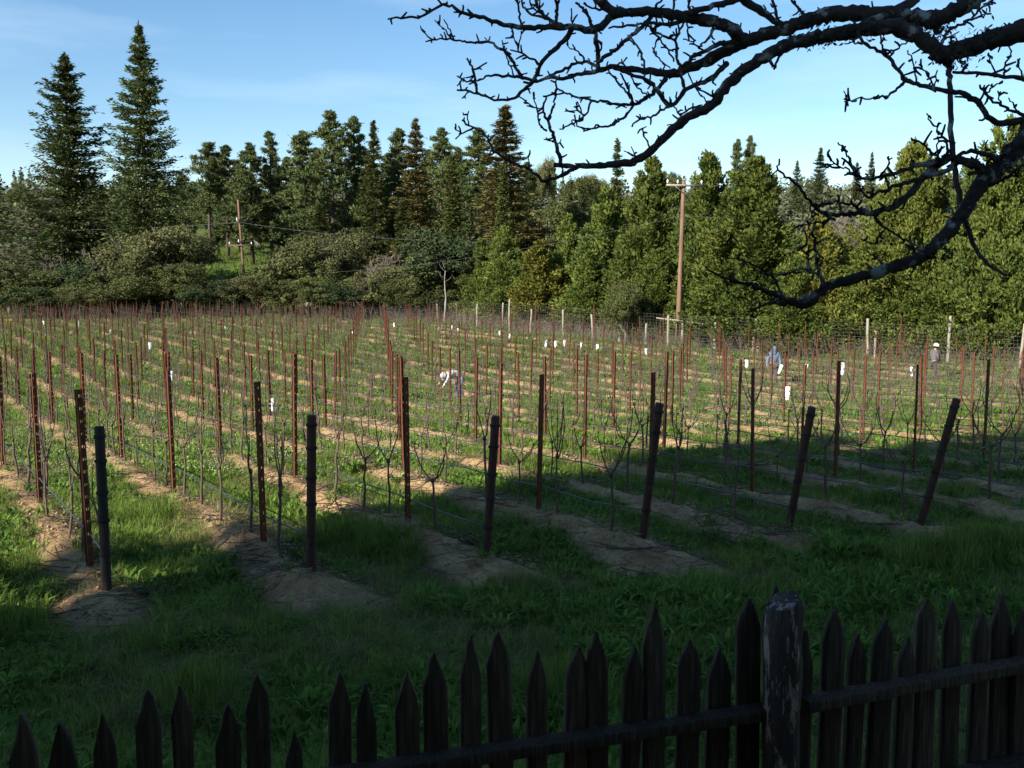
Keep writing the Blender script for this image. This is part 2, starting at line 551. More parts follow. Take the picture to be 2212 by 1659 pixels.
def conifer(seed, H, R0, zb, nb, per, L, W, mat, shape=.85, droop=.25, lift=.45, irr=.35, bark='bark', tr=None, wh=.95):
    rng = np.random.default_rng(seed)
    tk = Geo(); cr = Geo()
    n = 14
    zz = np.linspace(-.6, H * .985, n)
    wob = np.cumsum(rng.normal(0, .012 * H / n, (n, 2)), 0)
    tr = tr or H * .014
    P = np.column_stack([wob, zz])
    tk.tube(P, tr * (1 - zz.clip(0) / H) ** .8 + .03, 8)
    tops = np.interp
    az0 = rng.uniform(0, 6.28, 3)
    Cs, Ds, Ns, Ls, Ws = [], [], [], [], []
    for i in range(nb):
        t = ((i + rng.uniform(0, 1)) / nb) ** 1.15
        z = zb + (H - zb) * t * .985
        z = .62 * z + .38 * (round(z / wh) * wh) + rng.normal(0, .1)
        az = i * 2.399 + rng.normal(0, .4)
        lump = 1 + irr * .5 * math.sin(az * 2 + az0[0] + t * 9) + irr * .4 * math.sin(az * 3 + az0[1] - t * 17)
        tuck = .62 + .38 * min(1, t / .12)
        bl = max(.25, R0 * (1 - t) ** shape * (1 + irr * rng.uniform(-.9, .7)) * lump * tuck)
        c = np.array([np.interp(z, zz, wob[:, 0]), np.interp(z, zz, wob[:, 1]), z])
        o = np.array([math.cos(az), math.sin(az), 0])
        sd = np.array([-o[1], o[0], 0])
        dr = droop * rng.uniform(.6, 1.4) * (1 - .9 * t); lf = lift * rng.uniform(.6, 1.3)
        s = np.linspace(0, 1, 4)
        B = c + o * (bl * s)[:, None] + np.array([0, 0, 1.0]) * ((-dr * s + (dr * .35 + lf * .35) * s ** 2) * bl)[:, None]
        tk.tube(B, np.linspace(.02 + .018 * bl, .012, 4), 3, cap=False)
        m = max(5, int(per * (.3 + bl / R0)))
        ss = rng.uniform(.08, 1.0, m) ** .75
        ctr = c + o * (bl * ss)[:, None] + np.array([0, 0, 1.0]) * ((-dr * ss + (dr * .35 + lf * .35) * ss ** 2) * bl)[:, None]
        lat = rng.normal(0, 1, m) * (.10 + .16 * bl * np.sin(np.clip(ss, .1, 1) * 2.6).clip(.2))
        ctr = ctr + sd * lat[:, None] + rng.normal(0, .12, (m, 3)) * np.array([1, 1, .9])
        ctr[:, 2] -= np.abs(rng.normal(0, .16, m)) * min(1.5, .3 + bl * .2)
        d = o + sd * (np.sign(lat) * rng.uniform(.2, 1.3, m))[:, None] + np.column_stack([np.zeros(m), np.zeros(m), rng.normal(.02, .4, m)])
        Cs.append(ctr); Ds.append(d); Ns.append(np.array([0, 0, 1.0]) + rng.normal(0, .45, (m, 3)))
        Ls.append(L * rng.uniform(.6, 1.3, m)); Ws.append(W * rng.uniform(.6, 1.3, m))
    m = 60                                            # the leader at the top
    u = rng.uniform(0, 1, m)
    top = np.array([wob[-1, 0], wob[-1, 1], H])
    Cs.append(top - np.column_stack([np.zeros(m), np.zeros(m), u * H * .07]) + rng.normal(0, 1, (m, 3)) * (u * .05 * R0 + .04)[:, None])
    Ds.append(rng.normal(0, .5, (m, 3)) + np.array([0, 0, 1.0])); Ns.append(rng.normal(0, 1, (m, 3)))
    Ls.append(np.full(m, L * .8)); Ws.append(np.full(m, W * .8))
    cr.leaves(np.concatenate(Cs), np.concatenate(Ds), np.concatenate(Ns), np.concatenate(Ls), np.concatenate(Ws))
    return {'trunk': tk.mesh('trunk', M[bark], True), 'crown': cr.mesh('crown', M[mat])}


def cypress(seed, H, Rm, mat, ncl=260, per=88, L=.25, W=.10):
    rng = np.random.default_rng(seed)
    tk = Geo(); cr = Geo()
    tk.tube([(0, 0, -.5), (0, 0, H * .3), (.05, 0, H * .9)], [.2, .15, .03], 7)
    a0, a1, a2 = rng.uniform(0, 6.28, 3)

    def prof(t, az):
        r = (1 - t) ** .70 * (.80 + .20 * np.clip(t / .12, 0, 1))
        return Rm * r * (1 + .16 * np.sin(az * 3 + a0 + 6 * t) + .12 * np.sin(az * 5 + a1 - 11 * t) + .1 * np.sin(13 * t + a2 + az))
    t = 1 - np.sqrt(rng.uniform(0, 1, ncl * 2)); t = t[:ncl]
    t[:14] = rng.uniform(.86, .99, 14)
    az = rng.uniform(0, 6.28, ncl)
    r = prof(t, az) * rng.uniform(.56, 1.04, ncl) * np.where(rng.uniform(0, 1, ncl) < .12, 1.12, 1.0)
    c = np.column_stack([r * np.cos(az), r * np.sin(az), .15 + t * H])
    od = unit(np.column_stack([np.cos(az), np.sin(az), rng.uniform(.5, 1.8, ncl) + 2.2 * t]))
    sz = rng.uniform(.65, 1.25, ncl) * (.45 + .55 * (1 - t))
    n = ncl * per
    ci = np.repeat(np.arange(ncl), per)
    e = rng.normal(0, 1, (n, 3)); e = unit(e) * (rng.uniform(.2, 1, n) ** .45)[:, None]
    al = (e * od[ci]).sum(1)
    pos = e + od[ci] * (al * .75)[:, None]
    C = c[ci] + pos * (sz[ci] * .5)[:, None]
    D = od[ci] * 1.1 + e * .9 + rng.normal(0, .45, (n, 3))
    N = e + rng.normal(0, .6, (n, 3))
    cr.leaves(C, D, N, L * rng.uniform(.55, 1.3, n), W * rng.uniform(.6, 1.4, n))
    m = 5200                                          # inner sprays that close the crown
    t = 1 - np.sqrt(rng.uniform(0, 1, m)); az = rng.uniform(0, 6.28, m)
    r = prof(t, az) * rng.uniform(.3, .75, m)
    C = np.column_stack([r * np.cos(az), r * np.sin(az), .1 + t * H * .97])
    D = np.column_stack([np.cos(az), np.sin(az), np.full(m, 1.5)]) + rng.normal(0, .5, (m, 3))
    cr.leaves(C, D, np.column_stack([np.cos(az), np.sin(az), np.zeros(m)]) + rng.normal(0, .4, (m, 3)), .42, .22)
    return {'trunk': tk.mesh('trunk', M['bark'], True), 'crown': cr.mesh('crown', M[mat])}


def broadleaf(seed, Rx, Hh, mat, nlobe=13, ncl=18, per=105, L=.17, W=.10, bark='greybark', bole=.25, twigs=40):
    rng = np.random.default_rng(seed)
    tk = Geo(); cr = Geo()
    lob = []
    for i in range(nlobe):
        a = i * 2.399 + rng.uniform(-.5, .5); rr = Rx * .72 * math.sqrt((i + .3) / nlobe)
        h = Hh * (bole + (.95 - bole) * rng.uniform(.25, .78) * (1.1 - .5 * (rr / Rx) ** 2))
        lob.append((rr * math.cos(a), rr * math.sin(a), h, Rx * rng.uniform(.3, .46)))
    lob = np.array(lob)
    tk.tube([(0, 0, -.5), (.1, 0, Hh * bole), (0, .1, Hh * .5)], [.05 * Hh ** .8, .035 * Hh ** .8, .02 * Hh ** .8], 7)
    for x, y, z, r in lob:
        mid = np.array([x * .4, y * .4, Hh * bole + .3 * (z - Hh * bole)]) + rng.normal(0, .15, 3)
        tk.tube([(0, 0, Hh * bole * .7), mid, (x, y, z), (x * 1.15, y * 1.15, z + r * .7)], [.02 * Hh ** .8, .014 * Hh ** .8, .035, .012], 5, cap=False)
    for i in range(twigs):
        x, y, z, r = lob[rng.integers(nlobe)]
        d = unit(rng.normal(0, 1, 3) + np.array([0, 0, .6]))
        tk.tube([np.array([x, y, z]), np.array([x, y, z]) + d * r * 1.12], [.02, .008], 3, cap=False)
    for x, y, z, r in lob:
        d = unit(rng.normal(0, 1, (ncl, 3)) + np.array([x, y, 0]) / Rx * .6 + np.array([0, 0, .35]))
        cc = np.array([x, y, z]) + d * (r * rng.uniform(.72, 1.08, ncl))[:, None] * np.array([1, 1, .82])
        n = ncl * per; ci = np.repeat(np.arange(ncl), per)
        e = unit(rng.normal(0, 1, (n, 3))) * (rng.uniform(0, 1, n) ** .4)[:, None]
        sz = rng.uniform(.2, .58, ncl) * r
        C = cc[ci] + e * sz[ci][:, None] * np.array([1, 1, .75])
        C[:, 2] = np.maximum(C[:, 2], .1)
        cr.leaves(C, rng.normal(0, 1, (n, 3)) + e * .5, e + d[ci] * .8 + rng.normal(0, .7, (n, 3)), L * rng.uniform(.6, 1.3, n), W * rng.uniform(.6, 1.3, n))
    n = 900
    li = rng.integers(0, nlobe, n)
    C = lob[li, :3] + unit(rng.normal(0, 1, (n, 3))) * (lob[li, 3] * rng.uniform(.1, .7, n))[:, None]
    cr.leaves(C, rng.normal(0, 1, (n, 3)), rng.normal(0, 1, (n, 3)), L * 2.4, W * 2.4)
    return {'trunk': tk.mesh('trunk', M[bark], True), 'crown': cr.mesh('crown', M[mat])}


def pine(seed, H, Rm, mat='pine', zb=.3, nlimb=34, per=430, L=.55, W=.14):
    rng = np.random.default_rng(seed)
    tk = Geo(); cr = Geo()
    zz = np.linspace(-.6, H * .97, 9)
    wob = np.cumsum(rng.normal(0, .02 * H / 9, (9, 2)), 0)
    tk.tube(np.column_stack([wob, zz]), H * .013 * (1 - zz.clip(0) / H) ** .7 + .04, 8)
    for i in range(nlimb):
        t = (i + rng.uniform(0, 1)) / nlimb
        z = H * (zb + (1 - zb) * t * .98)
        az = i * 2.399 + rng.normal(0, .5)
        bl = Rm * (1.02 - t ** 2.4) ** .62 * rng.uniform(.4, 1.12) * (.7 + .3 * min(1, t / .2)) * (1 - .28 * t)
        c = np.array([np.interp(z, zz, wob[:, 0]), np.interp(z, zz, wob[:, 1]), z])
        o = np.array([math.cos(az), math.sin(az), rng.uniform(-.05, .35)])
        tk.tube([c, c + o * bl * .5, c + o * bl + np.array([0, 0, .15 * bl])], [.05 + .012 * bl, .04, .015], 4, cap=False)
        for q in range(5):
            f = rng.uniform(.3, 1.1)
            pc = c + o * bl * f + rng.normal(0, .22, 3) * bl * .6 + np.array([0, 0, .1 * bl])
            m = per // 5
            e = unit(rng.normal(0, 1, (m, 3))); rr = np.abs(rng.normal(0, .72, m)).clip(0, 1.9)
            C = pc + e * rr[:, None] * np.array([.95, .95, .55]) * (.34 + .15 * bl) * rng.uniform(.6, 1.3)
            cr.leaves(C, e + np.array([0, 0, .6]) + rng.normal(0, .4, (m, 3)), rng.normal(0, 1, (m, 3)), L * rng.uniform(.6, 1.3, m), W * rng.uniform(.7, 1.4, m))
    return {'trunk': tk.mesh('trunk', M['bark'], True), 'crown': cr.mesh('crown', M[mat])}


def bare(seed, H, spread, levels=6):
    rng = np.random.default_rng(seed)
    tk = Geo(); tw = Geo()

    def grow(p, d, ln, r, lv):
        n = 4
        pts = [p]
        for i in range(n - 1):
            d = unit(d + rng.normal(0, .16, 3) + np.array([0, 0, .05]))
            pts.append(pts[-1] + d * ln / (n - 1))
        (tk if lv > levels - 2 else tw).tube(pts, np.maximum(np.linspace(r, r * .6, n), .013), 5 if lv > levels - 2 else 3, cap=False)
        if lv == 0: return
        for k in range(3 if lv < levels else 5):
            f = rng.integers(1, n)
            grow(pts[f], unit(d + rng.normal(0, spread, 3)), ln * rng.uniform(.58, .82), r * .55, lv - 1)
    grow(np.array([0, 0, -.3]), np.array([0, 0, 1.0]), H * .34, H * .022, levels)
    return {'trunk': tk.mesh('trunk', M['greybark'], True), 'crown': tw.mesh('crown', M['twig'])}


def plant(name, parts, label, cat, px, ytop, wpx, Y, mesh_h, mesh_r, group, rot=0.0, sink=0.0, extra=None):
    """stand a tree at its distance: column px, top at ytop, crown wpx wide (pixels of a 2212 wide picture)"""
    p = at(px, ytop, Y)
    zb = float(land(np.array([p[0]]), np.array([p[1]]))[0]) - sink
    h = p[2] - zb; w = wpx / F * Y
    s = (w / (2 * mesh_r), w / (2 * mesh_r), h / mesh_h)
    t = thing(name, label, cat, (p[0], p[1], zb), rot, group, s)
    for k, me in parts.items():
        link(k, me, t)
    return t


G_RED, G_PINE, G_CYP, G_OAK, G_HILL = "tall redwoods on the left", "conifers beyond the scrub", "cypress hedge along the wire fence", "oak scrub at the field edge", "trees on the far hill"

# the two tall redwoods
plant('redwood_tree', conifer(1, 32, 6.6, .8, 420, 105, .66, .22, 'redwood', .74, .30, .75, .45, wh=1.15), "tallest redwood with narrow spire and dark bare trunk showing between boughs", 'tree', 300, 46, 200, 107, 32, 6.6, G_RED)
plant('redwood_tree', conifer(2, 28, 6.4, .8, 400, 105, .66, .22, 'redwood', .72, .32, .8, .75, wh=1.2), "shorter ragged redwood left of the tallest spire, with two leaders", 'tree', 136, 113, 225, 109, 28, 6.4, G_RED, 1.0)

# conifers in the middle
pD = pine(18, 22, 4.0, zb=.42, nlimb=44)
pA, pB, pC = pine(11, 22, 4.2, zb=.16, nlimb=64), pine(12, 22, 4.6, zb=.12, nlimb=72), pine(13, 22, 3.8, zb=.22, nlimb=52)
fA = conifer(14, 22, 3.6, .8, 250, 84, .60, .18, 'fir', .75, .25, .5, .45)
fB = conifer(15, 22, 4.0, .8, 260, 84, .60, .18, 'brownfir', .75, .25, .5, .4)
fC = conifer(16, 20, 2.6, .5, 230, 66, .55, .18, 'fir', .7, .2, .6, .3)
rC = conifer(17, 24, 5.6, .8, 270, 84, .62, .18, 'redwood', .9, .25, .5, .4)
mid = [
    (pD, 'pine', "loose-crowned pine at the left end of the dark pine row", 446, 306, 92, 137, 22, 4.0),
    (pC, 'pine', "thin see-through pine second from the left in the pine row", 484, 312, 78, 146, 22, 3.8),
    (pB, 'pine', "mid-height pine rising behind the wood pole with low crossarm", 540, 308, 100, 136, 22, 4.6),
    (pC, 'pine', "slim pine with pointed tip right of the low crossarm pole", 583, 283, 70, 138, 22, 3.8),
    (pA, 'pine', "sturdy dark pine left of the tallest pine", 648, 282, 110, 128, 22, 4.2),
    (pB, 'pine', "tallest and darkest pine of the middle grove", 716, 238, 128, 126, 22, 4.6),
    (pC, 'pine', "slender dark pine close behind the tallest pine", 768, 250, 82, 130, 22, 3.8),
    (fA, 'fir', "upright green fir right of the tall dark pines", 806, 261, 84, 118, 22, 3.6),
    (pA, 'pine', "bluish pine between the green fir and the brownish fir", 858, 276, 92, 134, 22, 4.2),
    (fB, 'fir', "tall brownish fir in the centre of the tree line", 898, 256, 120, 116, 22, 4.0),
    (pB, 'pine', "bushy pine just right of the brownish fir", 952, 276, 100, 134, 22, 4.6),
    (fC, 'fir', "narrow yellow-green fir in front of the bushy pine", 976, 330, 76, 112, 20, 2.6),
    (pA, 'pine', "broad dark pine left of the forked spire fir", 1032, 274, 108, 132, 22, 4.2),
    (fB, 'fir', "spire-topped brown-green fir crossed by the hanging branch", 1091, 228, 190, 110, 22, 4.0),
    (fC, 'fir', "narrow bright green conifer standing before the spire-topped fir", 1086, 352, 62, 98, 20, 2.6),
    (fC, 'fir', "lone narrow spire rising above the hedge left of the crossarm pole", 1334, 299, 66, 96, 20, 2.6),
    (rC, 'redwood', "dark conifer cut off by the left picture edge", -12, 366, 90, 140, 24, 5.6),
    (pA, 'pine', "small distant conifer between tallest redwood and the pines", 396, 374, 74, 165, 22, 4.2),
    (pC, 'pine', "distant slim pine just behind the tallest redwood's lower boughs", 418, 392, 60, 170, 22, 3.8),
    (pB, 'pine', "dark low pine behind the leaning wood pole", 600, 400, 120, 146, 22, 4.6),
    (fA, 'fir', "short green fir filling the gap below the tallest pine", 690, 440, 90, 112, 22, 3.6),
    (fC, 'fir', "yellow-green sapling fir near the brownish fir", 870, 428, 70, 106, 20, 2.6),
    (rC, 'redwood', "young redwood between the two tall redwoods", 222, 400, 120, 132, 24, 5.6),
    (fA, 'fir', "green fir behind the right flank of the tallest redwood", 366, 452, 80, 138, 22, 3.6),
    (pB, 'pine', "hazy pine filling between the two leftmost pines of the row", 466, 352, 80, 150, 22, 4.6),
    (pA, 'pine', "second-rank pine behind the low crossarm pole", 514, 346, 80, 152, 22, 4.2),
    (pB, 'pine', "second-rank pine between slim pointed pine and sturdy dark pine", 618, 338, 90, 148, 22, 4.6),
    (pA, 'pine', "second-rank pine showing left of the tallest pine", 682, 318, 80, 146, 22, 4.2),
    (pB, 'pine', "second-rank pine right of the slender dark pine", 790, 320, 80, 148, 22, 4.6),
    (pA, 'pine', "second-rank pine showing left of the tall brownish fir", 838, 330, 80, 150, 22, 4.2),
    (pB, 'pine', "second-rank pine between brownish fir and bushy pine", 926, 322, 80, 150, 22, 4.6),
    (pA, 'pine', "second-rank pine between bushy pine and broad dark pine", 992, 318, 90, 148, 22, 4.2),
    (pB, 'pine', "second-rank pine right of the spire-topped fir", 1138, 350, 80, 150, 22, 4.6),
]
for i, (parts, cat, lab, px, yt, w, Y, mh, mr) in enumerate(mid):
    plant({'pine': 'pine_tree', 'fir': 'fir_tree', 'redwood': 'redwood_tree'}[cat], parts, lab, 'tree', px, yt, w * (1.25 if cat == 'pine' else 1.12), Y, mh, mr, G_PINE, i * 1.7)

# cypress hedge
cA, cB, cC = cypress(31, 12, 3.0, 'cypress', 480), cypress(32, 12, 3.0, 'cypress', 500), cypress(33, 9, 1.9, 'cypress', 300)
cG = cypress(34, 8, 1.7, 'goldcypress', 260)
cH = cypress(35, 12, 5.0, 'olivecypress', 900)
cL = cypress(36, 12, 5.4, 'cypress', 950)
hedge = [
    (cL, "huge cypress filling the right picture edge behind the man in the hat", 2190, 268, 350, 55, 12, 5.4),
    (cH, "broad olive-toned cypress behind the curving bare limb", 1978, 312, 300, 58, 12, 5.0),
    (cG, "small golden cypress between two broad cypresses under the bare limb", 1772, 476, 130, 57.5, 8, 1.7),
    (cB, "broad regular cone cypress right of the crossarm pole", 1632, 346, 240, 62, 12, 3.0),
    (cC, "tall narrow cypress directly behind the crossarm pole", 1530, 342, 150, 67, 9, 1.9),
    (cA, "large pointed cypress left of the crossarm pole", 1410, 346, 180, 72, 12, 3.0),
    (cB, "lower bright cypress in front, touching the crossarm pole on its left", 1420, 540, 130, 66, 12, 3.0),
    (cC, "slanting slim cypress left of the large pointed cypress", 1310, 414, 132, 78, 9, 1.9),
    (cC, "short full cypress at hedge foot below the slanting slim cypress", 1276, 548, 100, 74, 9, 1.9),
    (cC, "narrow cypress rising behind the rusty brown cypress", 1228, 470, 96, 82, 9, 1.9),
    (cG, "rusty brown cypress at the left part of the hedge", 1166, 526, 112, 80, 8, 1.7),
    (cB, "dark green cypress at the left end of the hedge", 1092, 492, 122, 86, 12, 3.0),
    (cC, "yellowish low cypress under the hanging limb's elbow", 1720, 560, 110, 56.5, 9, 1.9),
    (cB, "broad cypress standing behind the man in the hat", 2075, 450, 210, 56, 12, 3.0),
    (cA, "rounded cypress behind the man in the blue hood", 1880, 520, 190, 57, 12, 3.0),
    (cC, "low cypress squeezed between the pole and the broad regular cone", 1530, 560, 110, 63, 9, 1.9),
    (cC, "thin cypress just left of the rusty brown cypress", 1040, 520, 80, 92, 9, 1.9),
]
for i, (parts, lab, px, yt, w, Y, mh, mr) in enumerate(hedge):
    plant('cypress_tree', parts, lab, 'tree', px, yt, w * 1.3, Y, mh, mr, G_CYP, i * 2.1, .2)

# oak scrub
oA = broadleaf(41, 3.6, 6.5, 'oak'); oB = broadleaf(42, 3.6, 6.0, 'olive', twigs=90); oC = broadleaf(43, 3.4, 6.5, 'darkoak'); oD = broadleaf(44, 3.6, 5.5, 'oak', nlobe=14)
bA, bB = bare(45, 7, .55), bare(46, 6, .6)
scrub = [
    (oB, "olive scrub oak at the left picture edge", 14, 572, 150, 97, 3.6, 6.0),
    (bA, "bare grey-brown tree at left edge below the shorter redwood", 18, 470, 130, 108, 2.6, 7),
    (bA, "bare brown tree in front of the shorter redwood's foot", 116, 506, 150, 104, 2.6, 7),
    (bB, "tangled bare tree right of the shorter redwood's foot", 196, 530, 120, 102, 2.6, 6),
    (oA, "greyish oak below the shorter redwood", 96, 590, 150, 96, 3.6, 6.5),
    (oC, "dark oak with deep shade at the field's left end", 176, 566, 150, 97, 3.4, 6.5),
    (oB, "pale rounded oak below the tallest redwood", 330, 498, 190, 100, 3.6, 6.0),
    (oD, "low wide oak under the pale rounded oak", 268, 590, 170, 95, 3.6, 5.5),
    (oA, "oak bush left of the grassy slope", 392, 572, 120, 96, 3.6, 6.5),
    (oC, "dark low bush at the foot of the grassy slope", 452, 612, 110, 94, 3.4, 6.5),
    (oB, "grey-green bush hiding the leaning pole's foot", 556, 606, 110, 95, 3.6, 6.0),
    (oD, "leafy oak bush right of the leaning pole", 630, 560, 150, 97, 3.6, 5.5),
    (oB, "tall pale oak in the middle of the scrub", 690, 502, 180, 99, 3.6, 6.0),
    (oA, "small oak in front of the tall pale oak", 664, 604, 130, 94, 3.6, 6.5),
    (bA, "bare greyish tree leaning over the pale oak's right side", 818, 498, 130, 96, 2.6, 7),
    (bB, "leafless brown bush at the field's far corner", 778, 596, 100, 93, 2.6, 6),
    (oB, "olive oak bush right of the leafless brown bush", 850, 570, 150, 95, 3.6, 6.0),
    (oC, "dark green round oak behind the pale dead trunk", 962, 500, 200, 96, 3.4, 6.5),
    (oD, "low green bush left of the pale dead trunk", 908, 606, 130, 93.5, 3.6, 5.5),
    (oA, "oak bush wedged between dark round oak and the hedge", 1030, 590, 110, 94, 3.6, 6.5),
    (oB, "grey-green oak seen over the left end of the hedge", 1160, 486, 150, 112, 3.6, 6.0),
    (oA, "oak above the rusty brown cypress on the rising ground", 1250, 440, 170, 122, 3.6, 6.5),
    (oC, "dark bush at the field edge below the tall pale oak", 738, 618, 120, 93.5, 3.4, 6.5),
    (oC, "small dark bush at the far left fence corner", 60, 628, 120, 93, 3.4, 6.5),
    (oB, "drab scrub bush under the dark oak at far left", 212, 630, 130, 93, 3.6, 6.0),
    (oA, "grey shrub at the hedge foot left of the lower bright cypress", 1352, 610, 80, 64, 3.6, 6.5),
]
for i, (parts, lab, px, yt, w, Y, mr, mh) in enumerate(scrub):
    b = parts in (bA, bB)
    plant('bare_tree' if b else 'oak_tree', parts, lab, 'tree', px, yt - (0 if b else 10), w * (1.1 if b else 1.38), Y, mh, mr, G_OAK, i * 1.3, .1)

# far hill: single trees that stand out, then the wood that reads as one mass
far = [
    (pA, "left one of a pair of airy conifers on the hill", 1592, 300, 62, 150, 22, 4.2),
    (pB, "right one of a pair of airy conifers on the hill", 1622, 292, 66, 152, 22, 4.6),
    (rC, "dark conifer on the ridge right of the broad cone cypress", 1722, 346, 70, 175, 24, 5.6),
    (rC, "tall dark conifer on the ridge above the small golden cypress", 1772, 318, 92, 172, 24, 5.6),
    (fC, "thin lone conifer on the ridge left of the broad olive-toned cypress", 1884, 328, 34, 200, 20, 2.6),
    (fC, "small pointed conifer on the ridge beside the thin lone conifer", 1852, 350, 36, 205, 20, 2.6),
    (oA, "round grey-green oak on the ridge behind the crossarm", 1458, 365, 62, 190, 3.6, 6.5),
    (oB, "hazy round tree on the ridge left of the lone narrow spire", 1170, 340, 70, 195, 3.6, 6.0),
    (fC, "small spire on the ridge under the hanging branch", 1196, 362, 26, 210, 20, 2.6),
    (oA, "rounded oak on the slope above the hedge's slim cypresses", 1250, 375, 110, 170, 3.6, 6.5),
    (oB, "olive oak on the slope right of the rounded slope oak", 1300, 372, 90, 185, 3.6, 6.0),
    (oD, "wide oak on the ridge at the broken wood's right", 2050, 372, 120, 170, 3.6, 5.5),
    (bA, "pale bare tree on the slope between two broad cypresses", 1800, 404, 150, 130, 2.6, 7),
    (bB, "bare brush tree on the slope left of the slim cypresses", 1205, 430, 110, 135, 2.6, 6),
    (bA, "greyish bare tree above the slanting slim cypress", 1350, 440, 130, 128, 2.6, 7),
    (bA, "pale bare tree seen through the forked limb at right", 2065, 420, 140, 118, 2.6, 7),
    (oA, "distant oak at far left between picture edge and redwood", 44, 402, 74, 190, 3.6, 6.5),
]
for i, (parts, lab, px, yt, w, Y, a, b) in enumerate(far):
    conif = parts in (pA, pB, rC, fC)
    mh, mr = (a, b) if conif else (b, a)
    plant('hill_conifer' if conif else ('bare_tree' if parts in (bA, bB) else 'hill_oak'), parts, lab, 'tree', px, yt, w, Y, mh, mr, G_HILL, i * 1.1, .3)


def hillside_woods():
    rng = np.random.default_rng(71)
    g = Geo()
    n = 900
    Y = rng.uniform(128, 300, n) ** 1.0
    X = Y * rng.uniform(-.62, .62, n)
    keep = ~((X / Y > -.37) & (X / Y < -.20) & (Y < 200))
    X, Y = X[keep], Y[keep]
    for x, y in zip(X, Y):
        z = float(land(np.array([x]), np.array([y]))[0])
        r = rng.uniform(2.0, 4.2); per = 150
        e = unit(rng.normal(0, 1, (per, 3)) + np.array([0, 0, .3])) * (rng.uniform(.1, 1, per) ** .35)[:, None]
        tall = rng.uniform(.8, 1.25)
        if rng.uniform() < .3:
            h = rng.uniform(6, 11); u = 1 - np.sqrt(rng.uniform(0, 1, per))
            C = np.column_stack([e[:, 0] * r * .6 * (1 - u), e[:, 1] * r * .6 * (1 - u), u * h]) + (x, y, z)
        else:
            C = e * np.array([r, r, r * .9 * tall]) + (x, y, z + r * .75)
        g.leaves(C, rng.normal(0, 1, (per, 3)), e + rng.normal(0, .6, (per, 3)), rng.uniform(.5, 1.2, per), rng.uniform(.35, .8, per))
    o = link("hillside_woods", g.mesh("hillside_woods", M['hill']))
    tag(o, "mixed grey-green wood covering the far hillside", "woods", None, "stuff")


hillside_woods()

# dead pale trunk at the hedge's left end
g = Geo()
rng = np.random.default_rng(5)
p0 = at(962, 688, 90); h = 4.9
zz = np.linspace(0, h, 9)
g.tube(np.column_stack([rng.normal(0, .05, 9), rng.normal(0, .05, 9), zz]), np.linspace(.11, .03, 9), 7, jit=.2, rng=rng)
for k in range(5):
    z = rng.uniform(3.0, 5.2); a = rng.uniform(0, 6.28)
    g.tube([(0, 0, z), (math.cos(a) * .4, math.sin(a) * .4, z + .25), (math.cos(a) * .7, math.sin(a) * .7, z + .7)], [.016, .011, .005], 4)
o = link("dead_tree", g.mesh("dead_tree", M['snag'], True), None, (p0[0], p0[1], gz(p0[0], p0[1]) - .1))
tag(o, "pale bleached dead trunk standing before the dark round oak", "tree")

# big evergreen oaks beside and behind the viewpoint: their shade lies over the foreground
sA = broadleaf(81, 5.2, 15, 'darkoak', 16, 22, 60, .42, .26, 'bark', .3, 30)
sB = broadleaf(82, 5.0, 15, 'darkoak', 15, 22, 60, .42, .26, 'bark', .28, 30)
for i, (x, y, h, w, lab) in enumerate([
        (-21.6, -9.2, 28.5, .86, "very tall evergreen oak behind the viewpoint on the left"),
        (-18.0, -13.0, 28.0, 1.0, "tall evergreen oak second behind the viewpoint"),
        (-14.0, -17.0, 26.5, 1.0, "tall evergreen oak nearest to the house behind the viewpoint")]):
    t = thing('oak_tree', lab, 'tree', (x, y, gz(x, y) - .2), i * 1.9, "evergreen oaks shading the foreground", (w, w, h / 15.0))
    for k, me in (sA if i % 2 else sB).items():
        link(k, me, t)

# the house with covered deck, unseen, added to darken the foreground
def slab(lo, hi): return Geo().box(lo, hi)
M['siding'] = surf("brown_board_siding", [(.3, (.10, .07, .05)), (.7, (.17, .125, .09))], 5, .85, (1, 1, .1), .4)
M['shingle'] = surf("dark_shingles", [(.3, (.05, .045, .042)), (.7, (.10, .09, .085))], 8, .95, None, .6)
M['deckwood'] = surf("deck_boards", [(.3, (.10, .075, .055)), (.7, (.17, .13, .10))], 7, .85, (.2, 1, 1), .3)
M['pane'] = surf("dark_window_glass", [(.3, (.015, .018, .02)), (.7, (.03, .034, .038))], 3, .08, None, 0, spec=.6)
HY0 = -2.6
hs_ = thing("added_house", "brown board house with a covered deck, unseen, put in to deepen the foreground shade", "added_house", (0, 0, 0))
wl_ = link("wall", slab((-9, HY0 - .2, -.3), (9, HY0, 5.6)).mesh("wall", M['siding']), hs_)
for xx in np.arange(-8.9, 9, .3):
    link("batten", slab((xx - .02, HY0 + .001, 1.6), (xx + .02, HY0 + .022, 5.2)).mesh("batten", M['siding']), wl_)
link("roof", Geo().add([(-9.6, 1.7, 5.05), (9.6, 1.7, 5.05), (9.6, -6.5, 6.6), (-9.6, -6.5, 6.6), (-9.6, 1.7, 5.2), (9.6, 1.7, 5.2), (9.6, -6.5, 6.75), (-9.6, -6.5, 6.75)], None,
     [(0, 1, 2, 3), (7, 6, 5, 4), (0, 4, 5, 1), (1, 5, 6, 2), (2, 6, 7, 3), (3, 7, 4, 0)]).mesh("roof", M['shingle']), hs_)
for i_ in range(28):
    y0_ = HY0 + .03 + i_ * .145
    link("deck_board", slab((-8.9, y0_, 1.56), (8.9, y0_ + .137, 1.595)).mesh("deck_board", M['deckwood']), hs_)
for xx in (-8.6, -4.6, 4.6, 8.6):
    link("deck_post", slab((xx - .06, 1.2, -.3), (xx + .06, 1.32, 5.08)).mesh("deck_post", M['siding']), hs_)
